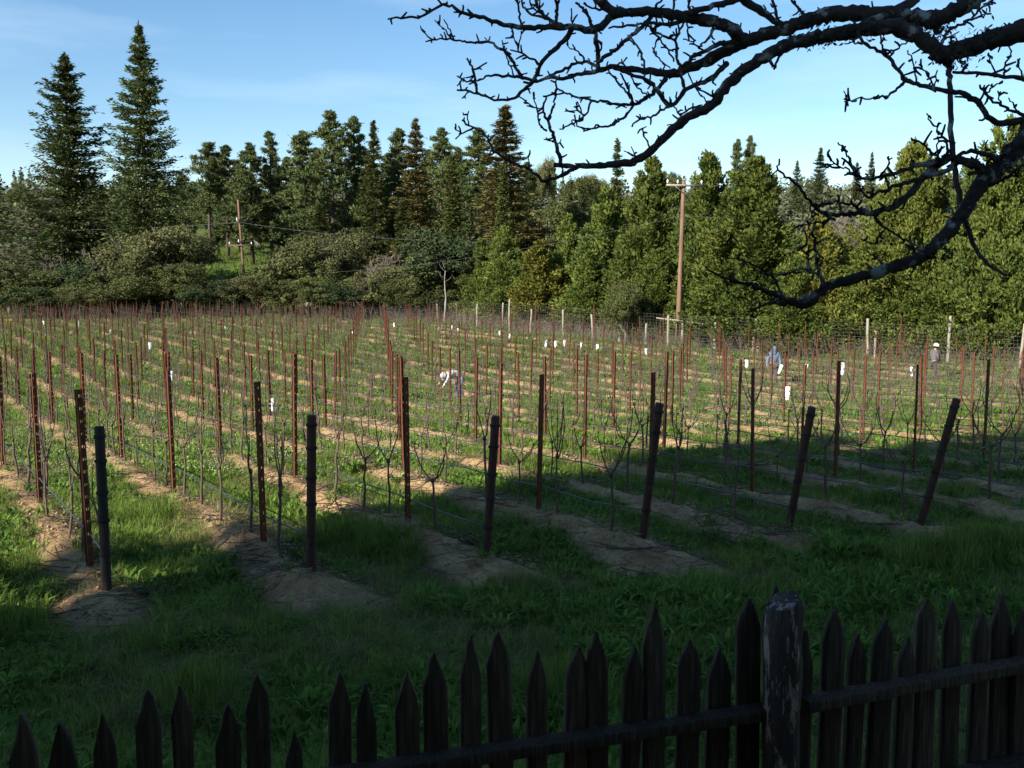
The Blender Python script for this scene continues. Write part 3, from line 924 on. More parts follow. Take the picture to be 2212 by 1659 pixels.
for x0_, x1_ in ((-6.4, -4.2), (-3.0, -1.4), (2.6, 5.4)):
    w_ = link("window", slab((x0_, HY0 + .024, 2.5), (x1_, HY0 + .06, 4.0)).mesh("window", M['carton']), hs_)
    link("pane", slab((x0_ + .07, HY0 + .05, 2.57), (x1_ - .07, HY0 + .064, 3.93)).mesh("pane", M['pane']), w_)
d_ = link("door", slab((-.1, HY0 + .024, 1.6), (.85, HY0 + .07, 3.7)).mesh("door", M['fencewood']), hs_)
link("handle", Geo().tube([(.72, HY0 + .07, 2.6), (.72, HY0 + .12, 2.6), (.62, HY0 + .12, 2.6)], .012, 6).mesh("handle", M['wire']), d_)
#@@END_TREES

# ------------------------------------------------------------------ vineyard
def row_pt(k, s, d=0.0):
    q = ROW0 + ROWD * k + d
    return NX * q + UX * s, NY * q + UY * s     # the two axes are (almost) orthonormal


HALF = 1130.0 / F


def in_view(x, y, m=.02):
    return y > 4 and abs(x) / y < HALF + m


def line_post_mesh(H=2.05):
    """slotted U-channel steel post, real slots punched through the web"""
    g = Geo()
    w, dp, th = .06, .036, .003
    cols = [-w / 2, -.017, -.007, .007, .017, w / 2]
    zs = [-.4]
    slots = []
    for z in np.arange(.22, H - .03, .145):
        zs += [z, z + .034]; slots.append((z, z + .034))
    zs.append(H)
    nz = len(zs)
    V = [(c, 0, z) for z in zs for c in cols]
    Q = []
    for j in range(nz - 1):
        slot = any(abs(zs[j] - a) < 1e-6 for a, b in slots)
        for i in range(5):
            if slot and i in (1, 3): continue
            a = j * 6 + i
            Q.append((a, a + 1, a + 7, a + 6))
    g.add(V, None, Q)
    for sx in (-1, 1):
        x = sx * w / 2
        g.add([(x, 0, -.4), (x, dp, -.4), (x, dp, H), (x, 0, H)], None, [(0, 1, 2, 3)])
        x2 = x + sx * .014
        g.add([(x, dp + .001, -.4), (x2, dp + .001, -.4), (x2, dp + .001, H), (x, dp + .001, H)], None, [(0, 1, 2, 3)])
    return g.mesh("line_post", M['rust'])


def line_post_simple(H=2.05):
    g = Geo(); w, dp = .052, .034
    for a, b in (((-w / 2, 0), (w / 2, 0)), ((-w / 2, 0), (-w / 2, dp)), ((w / 2, 0), (w / 2, dp)), ((-w / 2 - .014, dp), (-w / 2, dp)), ((w / 2, dp), (w / 2 + .014, dp))):
        g.add([(a[0], a[1], -.4), (b[0], b[1], -.4), (b[0], b[1], H), (a[0], a[1], H)], None, [(0, 1, 2, 3)])
    return g


post_me, post_far = line_post_mesh(), line_post_simple().mesh("line_post", M['rust'])
PH = 2.05
posts = []
POSTSTEP = 4.4
for k in range(NROW):
    j = 0
    s = post_s0(k) - 6 * POSTSTEP
    while True:
        x, y = row_pt(k, s)
        if y > 90: break
        if s >= post_s0(k) - .01 and in_view(x, y) and float(fence_dist(x, y)) > 2.6:
            posts.append((k, s, x, y))
        s += POSTSTEP
posts.sort(key=lambda p: p[3])
count = {}
G_POST = "rusty steel line posts of the vine rows"
far_posts = Geo(); base_far = line_post_simple()
bV = np.concatenate(base_far.V); bQ = np.concatenate(base_far.Q)
for i, (k, s, x, y) in enumerate(posts):
    x += rnd.gauss(0, .03); y += rnd.gauss(0, .03)
    z = gz(x, y); hs = rnd.uniform(.94, 1.03)
    lean = (rnd.gauss(0, .012), rnd.gauss(0, .014))
    if s < post_s0(k) + .1 and k < 3: lean = (lean[0], -.03 + .008 * k)
    rz = math.atan2(UY, UX) - math.pi / 2 + rnd.gauss(0, .08) + (.45 if k % 2 else .3)
    if i < 300:
        c = count.get(k, 0); count[k] = c + 1
        o = link("line_post", post_me if y < 45 else post_far, None, (x, y, z), 0, (1, 1, hs))
        o.rotation_euler = (lean[0], lean[1], rz)
        tag(o, "rusty slotted steel post, %s in view along the %s vine row from the left" % (ordw(c), ordw(k)), "post", G_POST)
    else:
        ca, sa = math.cos(rz), math.sin(rz)
        V = bV * np.array([1, 1, hs])
        V = np.column_stack([V[:, 0] * ca - V[:, 1] * sa + x + V[:, 2] * lean[1], V[:, 0] * sa + V[:, 1] * ca + y - V[:, 2] * lean[0], V[:, 2] + z])
        far_posts.add(V, None, bQ)
if far_posts.n:
    o = link("distant_line_posts", far_posts.mesh("distant_line_posts", M['rust']))
    tag(o, "farthest rusty steel posts crowding along the field's far edge", "posts", G_POST, "stuff")

# end posts: pipes with wire wraps
END = [((231, 1282), (215, 930)), ((672, 1245), (677, 913)), ((1050, 1200), (1070, 897)), ((1387, 1180), (1417, 880)), ((1700, 1148), (1738, 868)), ((1987, 1140), (2038, 857))]
end_desc = ["blackened upright", "dark upright", "dark brown slightly leaning", "brown leaning", "rust-brown leaning", "rust-brown strongly leaning"]
END_TOP = []
for k, (b, tp) in enumerate(END):
    bx, by = row_pt(k, row_s0(k))
    hx, hy = hit(*b)
    bx, by = hx, hy
    zb = gz(bx, by) - .03
    lean_px = (tp[0] - b[0]) - (b[0] - CX) / 21000.0 * (b[1] - tp[1])
    lx = lean_px / (b[1] - tp[1])                      # sideways lean
    L = max(0.0, lx) / .54
    dirv = np.array([-UX * L if lx > 0 else lx, -UY * L if lx > 0 else 0.0, 1.0])
    H = 1.80
    t = thing("end_post", "%s pipe end post of the %s vine row from the left" % (end_desc[k], ordw(k)), "post", (bx, by, zb), 0, "pipe end posts along the near row ends")
    g = Geo()
    r = .052
    zz = np.array([-.35, 0, .4, .9, 1.4, H - .012, H])
    g.tube(zz[:, None] * dirv, [r, r, r, r, r, r, r * .88], 14)
    link("pipe", g.mesh("pipe", M['blackpipe' if k == 0 else 'darkrust'], True), t)
    for z in (.42, .78, 1.08, 1.42, 1.68):
        g = Geo()
        for q in range(3):
            zc = z + q * .011
            an = np.linspace(0, 2 * math.pi, 15)
            ring = np.column_stack([np.cos(an) * (r + .006), np.sin(an) * (r + .006), np.zeros(15)]) + zc * dirv
            g.tube(ring, .0065, 5, cap=False)
        link("wire_wrap", g.mesh("wire_wrap", M['blackpipe'], True), t)
    END_TOP.append((bx, by, zb, dirv))

# wires and drip hoses, one set for each row
for k in range(NROW):
    ss = []
    s = post_s0(k)
    ends = [q for q in posts if q[0] == k]
    if not ends: continue
    smin = row_s0(k) if k < 6 else min(q[1] for q in ends) - POSTSTEP
    smax = max(q[1] for q in ends) + 1.2
    ss = np.arange(smin, smax, 1.1)
    xs, ys = row_pt(k, ss)
    if k < 6: xs[0], ys[0] = END_TOP[k][0], END_TOP[k][1]
    zb = land(xs, ys)
    t = thing("trellis_wires", "thin trellis wires strung along the %s vine row from the left" % ordw(k), "wires", (0, 0, 0), 0, "trellis wires of the vine rows")
    for h in (.78, 1.10, 1.45):
        P = np.column_stack([xs, ys, zb + h])
        if k < 6:
            P[0] = np.array([END_TOP[k][0], END_TOP[k][1], END_TOP[k][2]]) + END_TOP[k][3] * min(h, 1.7)
        link("wire", Geo().tube(P, .0024, 3, cap=False).mesh("wire", M['wire']), t)
    sag = -.035 * np.sin((ss - post_s0(k)) / 2.2 * math.pi) ** 2
    P = np.column_stack([xs, ys, zb + .44 + sag + RG.normal(0, .008, len(ss))])
    if k < 6: P[0] = np.array([END_TOP[k][0], END_TOP[k][1], END_TOP[k][2]]) + END_TOP[k][3] * .42
    fine = np.linspace(0, len(P) - 1, len(P) * 2)
    P = np.column_stack([np.interp(fine, np.arange(len(P)), P[:, c]) for c in range(3)])
    o = link("drip_hose", Geo().tube(P, .0095, 6).mesh("drip_hose", M['hose'], True))
    tag(o, "dark drip irrigation hose tied along the %s vine row from the left" % ordw(k), "hose", "drip hoses of the vine rows")


# vines
def vine_parts(seed, detail=True):
    rng = np.random.default_rng(seed)
    trunk_h = rng.uniform(.62, .88)
    n = 7
    P = np.column_stack([np.cumsum(rng.normal(0, .014, n)), np.cumsum(rng.normal(0, .014, n)), np.linspace(-.08, trunk_h, n)])
    tg = Geo().tube(P, np.linspace(.021, .015, n) * rng.uniform(.85, 1.2), 6 if detail else 4, jit=.15, rng=rng)
    tg.tube([P[-1] - (0, 0, .02), P[-1] + (0, 0, .035)], [.03, .02], 6 if detail else 4)
    canes = []
    nc = int(rng.integers(2, 5)) if detail else int(rng.integers(4, 7))
    for c in range(nc):
        a = 0 if c % 2 else math.pi
        a += rng.normal(0, .35)
        out = rng.uniform(.12, .36); up = rng.uniform(.42, .92)
        m = 7; u = np.linspace(0, 1, m)
        rad = out * np.sin(u * rng.uniform(1.5, 2.4)) + .03 * u
        C = np.column_stack([math.cos(a) * rad, math.sin(a) * rad * .35, up * u ** 1.15]) + P[-1] + np.cumsum(rng.normal(0, .012, (m, 3)), 0)
        cg = Geo().tube(C, np.linspace(.0105, .005, m) * (1 if detail else 1.15), 5 if detail else 3, cap=False)
        for q in range(int(rng.integers(2, 6))):
            i = rng.integers(2, m - 1); d = rng.normal(0, 1, 3) * (1, .5, .4) + (0, 0, .5)
            cg.tube([C[i], C[i] + unit(d) * rng.uniform(.04, .16)], [.004, .0025], 3, cap=False)
        canes.append(cg)
    return tg, canes


NV = 12
near_v = []
for i in range(NV):
    tg, cs = vine_parts(200 + i)
    near_v.append((tg.mesh("trunk", M['vine'], True), [c.mesh("cane", M['cane'], True) for c in cs]))
far_v = []
for i in range(8):
    tg, cs = vine_parts(240 + i, False)
    g = Geo()
    for q in [tg] + cs:
        g.add(np.concatenate(q.V), np.concatenate(q.T) if q.T else None, np.concatenate(q.Q))
    far_v.append(g)

vines = []
for k in range(NROW):
    s = post_s0(k) - .55 - 5 * POSTSTEP
    while True:
        x, y = row_pt(k, s)
        if y > 90: break
        if s > row_s0(k) + .3 and in_view(x, y) and float(fence_dist(x, y)) > 2.6:
            vines.append((k, s, x, y))
        s += POSTSTEP / 4
vines.sort(key=lambda p: p[3])
count = {}
G_VINE = "dormant grapevines in the rows"
VX, VT, VQ = [], [], []
far_geo = Geo()
fd = [(np.concatenate(g.V), np.concatenate(g.T) if g.T else None, np.concatenate(g.Q)) for g in far_v]
ang = math.atan2(UY, UX)
for i, (k, s, x, y) in enumerate(vines):
    x += rnd.gauss(0, .06); y += rnd.gauss(0, .06)
    if rnd.random() < .05: continue
    z = gz(x, y) - .02
    rz = ang + rnd.choice((0, math.pi)) + rnd.gauss(0, .25)
    sc = rnd.uniform(.82, 1.12)
    if i < 300:
        c = count.get(k, 0); count[k] = c + 1
        lab = "pruned leafless grapevine, %s in view along the %s vine row from the left" % (ordw(c), ordw(k))
        t = thing("grapevine", lab, "vine", (x, y, z), rz, G_VINE, (sc, sc, sc))
        tm, cm = near_v[rnd.randrange(NV)]
        link("trunk", tm, t)
        for me in cm: link("cane", me, t)
    else:
        V, T, Q = fd[rnd.randrange(8)]
        ca, sa = math.cos(rz) * sc, math.sin(rz) * sc
        sz = sc * 1.12
        V2 = np.column_stack([V[:, 0] * ca - V[:, 1] * sa + x, V[:, 0] * sa + V[:, 1] * ca + y, V[:, 2] * sz + z])
        far_geo.add(V2, T, Q)
o = link("distant_grapevines", far_geo.mesh("distant_grapevines", M['cane']))
tag(o, "farther dormant grapevines massed in the rows", "vines", G_VINE, "stuff")

# white carton guards round young vines
TUBES = [(378, 268, 0, 35), (685, 263, 0, 40), (405, 348, 0, 25), (950, 330, 0, 30), (1292, 488, 0, 75), (1475, 735, 0, 80), (1940, 303, 0, 35),
         (152, 1003, 625, 115), (838, 350, 625, 40), (52, 247, 625, 22), (1110, 277, 625, 24), (1192, 279, 625, 22), (1568, 303, 625, 22), (1690, 300, 625, 30),
         (1742, 316, 625, 26), (2098, 353, 625, 36), (2182, 388, 625, 32), (130, 388, 1250, 26), (198, 391, 1250, 22), (290, 448, 1250, 60), (374, 452, 1250, 55),
         (452, 447, 1250, 32), (597, 450, 1250, 46), (735, 494, 1250, 56), (1160, 516, 1250, 56), (2020, 635, 1250, 76), (155, 903, 1875, 118), (640, 678, 1875, 82),
         (1235, 700, 1875, 56), (318, 668, 1875, 70)]
tube_lab = ["leftmost white vine guard at the field's far left edge", "white vine guard at the far left, second along the back rows", "tiny white vine guard below the leftmost one",
            "faint white vine guard low in the left back rows", "slim white vine guard beside a post in the left middle", "white vine guard next to the fifth row's tall left post",
            "small white vine guard in the back rows left of centre", "large tilted white vine guard in the left middle rows", "white vine guard between the two converging post lines",
            "tiny white vine guard at the back near the left middle", "white vine guard just right of the long converging post line", "tiny white vine guard at the back, second right of the converging line",
            "tiny white vine guard in front of the pale dead trunk, left one", "small white vine guard in front of the pale dead trunk, right one",
            "small white vine guard right of the pale dead trunk", "white vine guard by the track left of the two tall fence stakes", "white vine guard below the track, right of the fence stakes",
            "tiny white vine guard at the track, first of a short line", "tiny yellowish vine guard at the track, second of a short line", "tall white vine guard left of a pair in the back rows",
            "tall white vine guard, right one of a pair in the back rows", "short white vine guard touching a post in the back rows", "square white vine guard at back, right of the pair",
            "split white vine guard left of the crossarm pole's post line", "thin white vine guard left of the crossarm pole", "white vine guard left of the man in the blue hood",
            "tall bright white vine guard in front of the man in the blue hood", "white vine guard right of the man in the blue hood", "small white vine guard left of the man in the hat",
            "narrow white vine guard half hidden behind a post right of the hooded man"]
for i, (cx, cy, ox, hp) in enumerate(TUBES):
    px, py = (ox + cx / 3.53) / 1.13, (720 + cy / 3.53) / 1.13
    x, y = hit(px, py)
    h = min(.7, hp / 3.989 / F * y * 1.05 + .1); w = max(.055, h * .13)
    g = Geo()
    an = np.linspace(0, 2 * math.pi, 9)[:-1] + math.pi / 8
    sq = np.column_stack([np.sign(np.cos(an)) * np.where(np.abs(np.cos(an)) > .5, 1, .75), np.sign(np.sin(an)) * np.where(np.abs(np.sin(an)) > .5, 1, .75)]) * w
    lo = np.column_stack([sq, np.full(8, -.03)]); hi = np.column_stack([sq * 1.02 + rnd.uniform(-.01, .01), np.full(8, h)]) + RG.normal(0, .006, (8, 3))
    inn = np.column_stack([sq * .93, np.full(8, h - .002)]); bot = np.column_stack([sq * .93, np.full(8, h * .4)])
    V = np.concatenate([lo, hi, inn, bot]); Q = []
    for r_ in range(3):
        for c in range(8):
            Q.append((r_ * 8 + c, r_ * 8 + (c + 1) % 8, r_ * 8 + 8 + (c + 1) % 8, r_ * 8 + 8 + c))
    g.add(V, None, Q)
    o = link("vine_guard", g.mesh("vine_guard", M['carton']), None, (x, y, gz(x, y)), rnd.uniform(0, 1.5))
    o.rotation_euler = (rnd.gauss(0, .05), -.12 if i == 7 else rnd.gauss(0, .05), o.rotation_euler[2])
    tag(o, tube_lab[i], "vine guard", "white carton guards on young vines")

# ------------------------------------------------------------------ wire fence along the track
fence = thing("wire_fence", "tall woven wire fence with weathered posts along the hedge foot", "fence", (0, 0, 0))
seg = np.concatenate([[0], np.cumsum(np.hypot(*np.diff(FENCE, axis=0).T))])
def fpt(s): return np.interp(s, seg, FENCE[:, 0]), np.interp(s, seg, FENCE[:, 1])
fp_me = []
for i in range(3):
    rng = np.random.default_rng(300 + i)
    zz = np.linspace(-.4, 2.25, 6)
    fp_me.append(Geo().tube(np.column_stack([rng.normal(0, .012, 6), rng.normal(0, .012, 6), zz]), np.linspace(.085, .07, 6), 9, jit=.06, rng=rng).mesh("fence_post", M['paletimber'], True))
sq = np.linspace(0, seg[-1], 3000); sx, sy = fpt(sq); scol = CX + F * sx / sy
for i, (px, hs) in enumerate(((2300, 1.0), (2206, 1.02), (2049, 1.12), (1892, .72), (1876, 1.0), (1730, .62), (1638, .7), (1626, .92), (1545, .8), (1395, .66), (1338, .7), (1280, .8), (1216, .9), (1146, .85), (1101, 1.15), (1084, 1.0), (1030, .9), (985, .85), (945, .8))):
    j = int(np.argmin(np.abs(scol - px))); x, y = sx[j], sy[j]
    o = link("fence_post", fp_me[i % 3], fence, (x, y, gz(x, y)), i * .9, (1, 1, hs))
    o.rotation_euler = (rnd.gauss(0, .03), rnd.gauss(0, .03), i)
for i, s in enumerate(np.arange(3.8, seg[-1], 7.2)):
    x, y = fpt(s)
    link("steel_stake", post_far, fence, (x, y, gz(x, y)), i, (1, 1, 1.2))
g = Geo()
s = np.arange(0, seg[-1], 1.2); x, y = fpt(s); z = land(x, y)
for h in np.arange(.1, 2.15, .19):
    g.tube(np.column_stack([x, y - .1, z + h]), .0035, 3, cap=False)
s = np.arange(0, seg[-1], .3); x, y = fpt(s); z = land(x, y)
for a, b, c in zip(x, y, z):
    g.tube([(a, b - .104, c + .08), (a, b - .104, c + 2.05)], .003, 3, cap=False)
o = link("wire_mesh", g.mesh("wire_mesh", M['wire']), fence); o["kind"] = "stuff"

# brushy tangle at the fence foot
g = Geo(); rng = np.random.default_rng(9)
for i in range(2600):
    s_ = rng.uniform(0, seg[-1]); x, y = fpt(s_)
    x += rng.normal(.4, .8); y += rng.normal(.6, .8)
    z = float(land(np.array([x]), np.array([y]))[0])
    d = unit(rng.normal(0, .45, 3) + np.array([0, 0, 1.0])); l = rng.uniform(.5, 1.5)
    g.tube([(x, y, z), np.array([x, y, z]) + d * l * .6, np.array([x, y, z]) + unit(d + rng.normal(0, .3, 3)) * l], [.008, .006, .003], 3, cap=False)
o = link("dry_brush", g.mesh("dry_brush", M['twig'])); tag(o, "dry grey stems tangled along the wire fence", "brush", None, "stuff")

# rail between two pale posts beside the pole
a = at(1418, 687, 62.5); b = at(1532, 702, 60.5)
t = thing("rail_fence", "short weathered rail on two pale posts beside the crossarm pole", "fence", (0, 0, 0))
link("rail", Geo().tube([a, (a + b) / 2 + (0, 0, .02), b], [.05, .055, .045], 7).mesh("rail", M['paletimber'], True), t)
for px, py in ((1443, 684), (1474, 694)):
    p = at(px, py, 61.4); zb = gz(p[0], p[1])
    link("post", fp_me[0], t, (p[0], p[1] - .13, zb), 0, (1, 1, (p[2] + .1 - zb) / 2.25))


# ------------------------------------------------------------------ utility poles
def pole(name, label, foot, top, arm_frac, arm_dir, arm_len, pins, r0, r1):
    foot, top = np.array(foot), np.array(top)
    t = thing(name, label, "utility pole", foot, 0, "wood utility poles")
    ax = top - foot
    u = np.linspace(0, 1, 8)
    link("pole", Geo().tube(u[:, None] * ax + np.array([0, 0, -.5]) * (1 - u)[:, None], np.linspace(r0, r1, 8), 12).mesh("pole", M['poletimber'], True), t)
    c = ax * arm_frac
    d = np.array([arm_dir[0], arm_dir[1], 0.0]); d /= np.linalg.norm(d)
    nrm = np.array([d[1], -d[0], 0])
    if nrm[1] > 0: nrm = -nrm
    c = c + nrm * (r1 + .06)
    def beam(p, q, w, h):
        p, q = np.array(p), np.array(q); dd = unit(q - p); s_ = np.cross(dd, [0, 0, 1.0]); s_ /= np.linalg.norm(s_); up = np.cross(s_, dd)
        V = [e + s_ * i * w / 2 + up * j * h / 2 for e in (p, q) for i, j in ((-1, -1), (1, -1), (1, 1), (-1, 1))]
        return Geo().add(V, None, [(0, 1, 2, 3), (7, 6, 5, 4), (0, 4, 5, 1), (1, 5, 6, 2), (2, 6, 7, 3), (3, 7, 4, 0)])
    arm = link("crossarm", beam(c - d * arm_len / 2, c + d * arm_len / 2, .09, .12).mesh("crossarm", M['paletimber' if foot[1] < 90 else 'poletimber']), t)
    for sg in (-1, 1):
        link("brace", beam(c + d * sg * arm_len * .27 + nrm * .05 - (0, 0, .04), c - (0, 0, .55) + nrm * .02, .03, .04).mesh("brace", M['wire']), t)
    prof = [(.018, 0), (.018, .09), (.055, .10), (.06, .13), (.04, .15), (.062, .17), (.06, .21), (.035, .24), (.03, .28), (0.004, .29)]
    for f in pins:
        g = Geo(); rr = np.array([p[0] for p in prof]); zz = np.array([p[1] for p in prof])
        g.tube(np.column_stack([np.zeros(10), np.zeros(10), zz]), rr, 10)
        q = c + d * f * arm_len / 2 + np.array([0, 0, .06])
        link("insulator", g.mesh("insulator", M['porcelain'], True), arm, q)
    return t, foot, ax, c, d


ft = at(1463, 752, 62.0); ft[2] = gz(ft[0], ft[1])
tp = at(1477, 391, 62.6)
P1, f1, ax1, c1, d1 = pole("utility_pole", "tall brown utility pole with three-insulator crossarm at its top, beside the hedge", ft, tp, .972, (1, .22), 2.45, (-.93, -.38, .93), .17, .12)
ft2 = at(531, 600, 103); ft2[2] = gz(ft2[0], ft2[1])
tp2 = at(514, 432, 103)
P2, f2, ax2, c2, d2 = pole("utility_pole", "leaning reddish utility pole with low crossarm behind the oak scrub", ft2, tp2, float((at(522, 530, 103)[2] - ft2[2]) / (tp2[2] - ft2[2])), (1, .1), 2.6, (-.93, .80), .15, .11)
for zf, w in ((.60, .35), (.79, .5)):
    p = ax2 * zf
    link("cutout_switch", Geo().tube([p + (-.1, -.2, 0), p + (-.22, -.3, w * .5), p + (-.2, -.3, w)], [.05, .06, .03], 7).mesh("cutout_switch", M['porcelain'], True), P2)
g = Geo()
q = c2 + d2 * 1.6
for k in range(3):
    g.tube([q + (k * .14 - .3, 0, .55 - k * .1), q + (k * .16 - .1, -.05, .1), q + (k * .2, 0, -.35)], [.02, .035, .015], 6)
link("fuse_cutouts", g.mesh("fuse_cutouts", M['paletimber'], True), P2)


def span(p, q, sag, r, lab, n=24):
    p, q = np.array(p), np.array(q); u = np.linspace(0, 1, n)
    P = p + (q - p) * u[:, None]; P[:, 2] -= sag * 4 * u * (1 - u)
    o = link("overhead_wire", Geo().tube(P, r, 4, cap=False).mesh("overhead_wire", M['wire']))
    tag(o, lab, "wire", "overhead utility wires")


span(f1 + ax1 * .79 + (.1, -.16, 0), at(2500, 484, 60), .25, .008, "service wire running right from the crossarm pole across the hedge")
span(f1 + ax1 * .79 + (-.1, -.16, 0), f2 + ax2 * .32, 1.2, .006, "slack wire running left from the crossarm pole down to the leaning pole")
span(f2 + ax2 * .79 + (-.15, -.2, 0), at(-200, 494, 112), .5, .012, "wire running left from the leaning pole past both redwoods")
span(f2 + ax2 * .79 + (.1, -.2, 0), at(1150, 520, 100), .7, .011, "wire running right from the leaning pole before the pines")
span(f1 + ax1 * .86 + (.1, .1, 0), at(1513, 590, 64.5), .0, .006, "steep guy wire slanting down right of the crossarm pole")
for j, (ya, yb) in enumerate(((360, 262), (372, 275))):
    span(at(1660, ya + 16, 150), at(2300, yb, 90), .8, .008, ("upper" if j == 0 else "lower") + " thin power line climbing across the sky at right")
#@@END_VINEYARD

# ------------------------------------------------------------------ people
M['skin'] = surf("tanned_skin", [(.3, (.30, .17, .11)), (.7, (.40, .24, .16))], 8, .6, None, 0)
M['whitecloth'] = surf("white_cotton", [(.3, (.33, .325, .33)), (.7, (.47, .465, .47))], 6, .9, None, .3)
M['greycloth'] = surf("dark_grey_cloth", [(.3, (.075, .072, .08)), (.7, (.13, .125, .135))], 6, .9, None, .3)
M['bluecloth'] = surf("faded_blue_fleece", [(.3, (.065, .10, .165)), (.7, (.115, .16, .24))], 6, .95, None, .3)
M['denim'] = surf("worn_denim", [(.3, (.09, .12, .19)), (.7, (.17, .21, .29))], 6, .9, None, .3)
M['darktrouser'] = surf("dark_work_trousers", [(.3, (.04, .036, .034)), (.7, (.085, .075, .07))], 6, .9, None, .3)
M['boot'] = surf("work_boot_leather", [(.3, (.05, .035, .025)), (.7, (.09, .06, .04))], 9, .7, None, .2)
M['straw'] = surf("pale_straw_hat", [(.3, (.62, .55, .42)), (.7, (.78, .72, .58))], 20, .8, None, .3)
M['hair'] = surf("dark_hair", [(.3, (.012, .01, .009)), (.7, (.03, .025, .02))], 20, .6, None, 0)


def skin_obj(name, pts, edges, mat, parent, root=0, sub=2):
    """one continuous surface grown along joints; pts: (x, y, z, radius)"""
    me = bpy.data.meshes.new(name)
    me.from_pydata([p[:3] for p in pts], edges, [])
    me.materials.append(mat)
    o = link(name, me, parent)
    md = o.modifiers.new("skin", 'SKIN'); md.use_smooth_shade = True
    sv = me.skin_vertices[0].data if me.skin_vertices else None
    if sv is None:
        lay = me.attributes
    for i, p in enumerate(pts):
        r = p[3]
        sv[i].radius = (r, r) if not hasattr(r, '__len__') else r
        sv[i].use_root = (i == root)
    s = o.modifiers.new("sub", 'SUBSURF'); s.levels = sub; s.render_levels = sub
    return o


def ensure_skin(me):
    pass


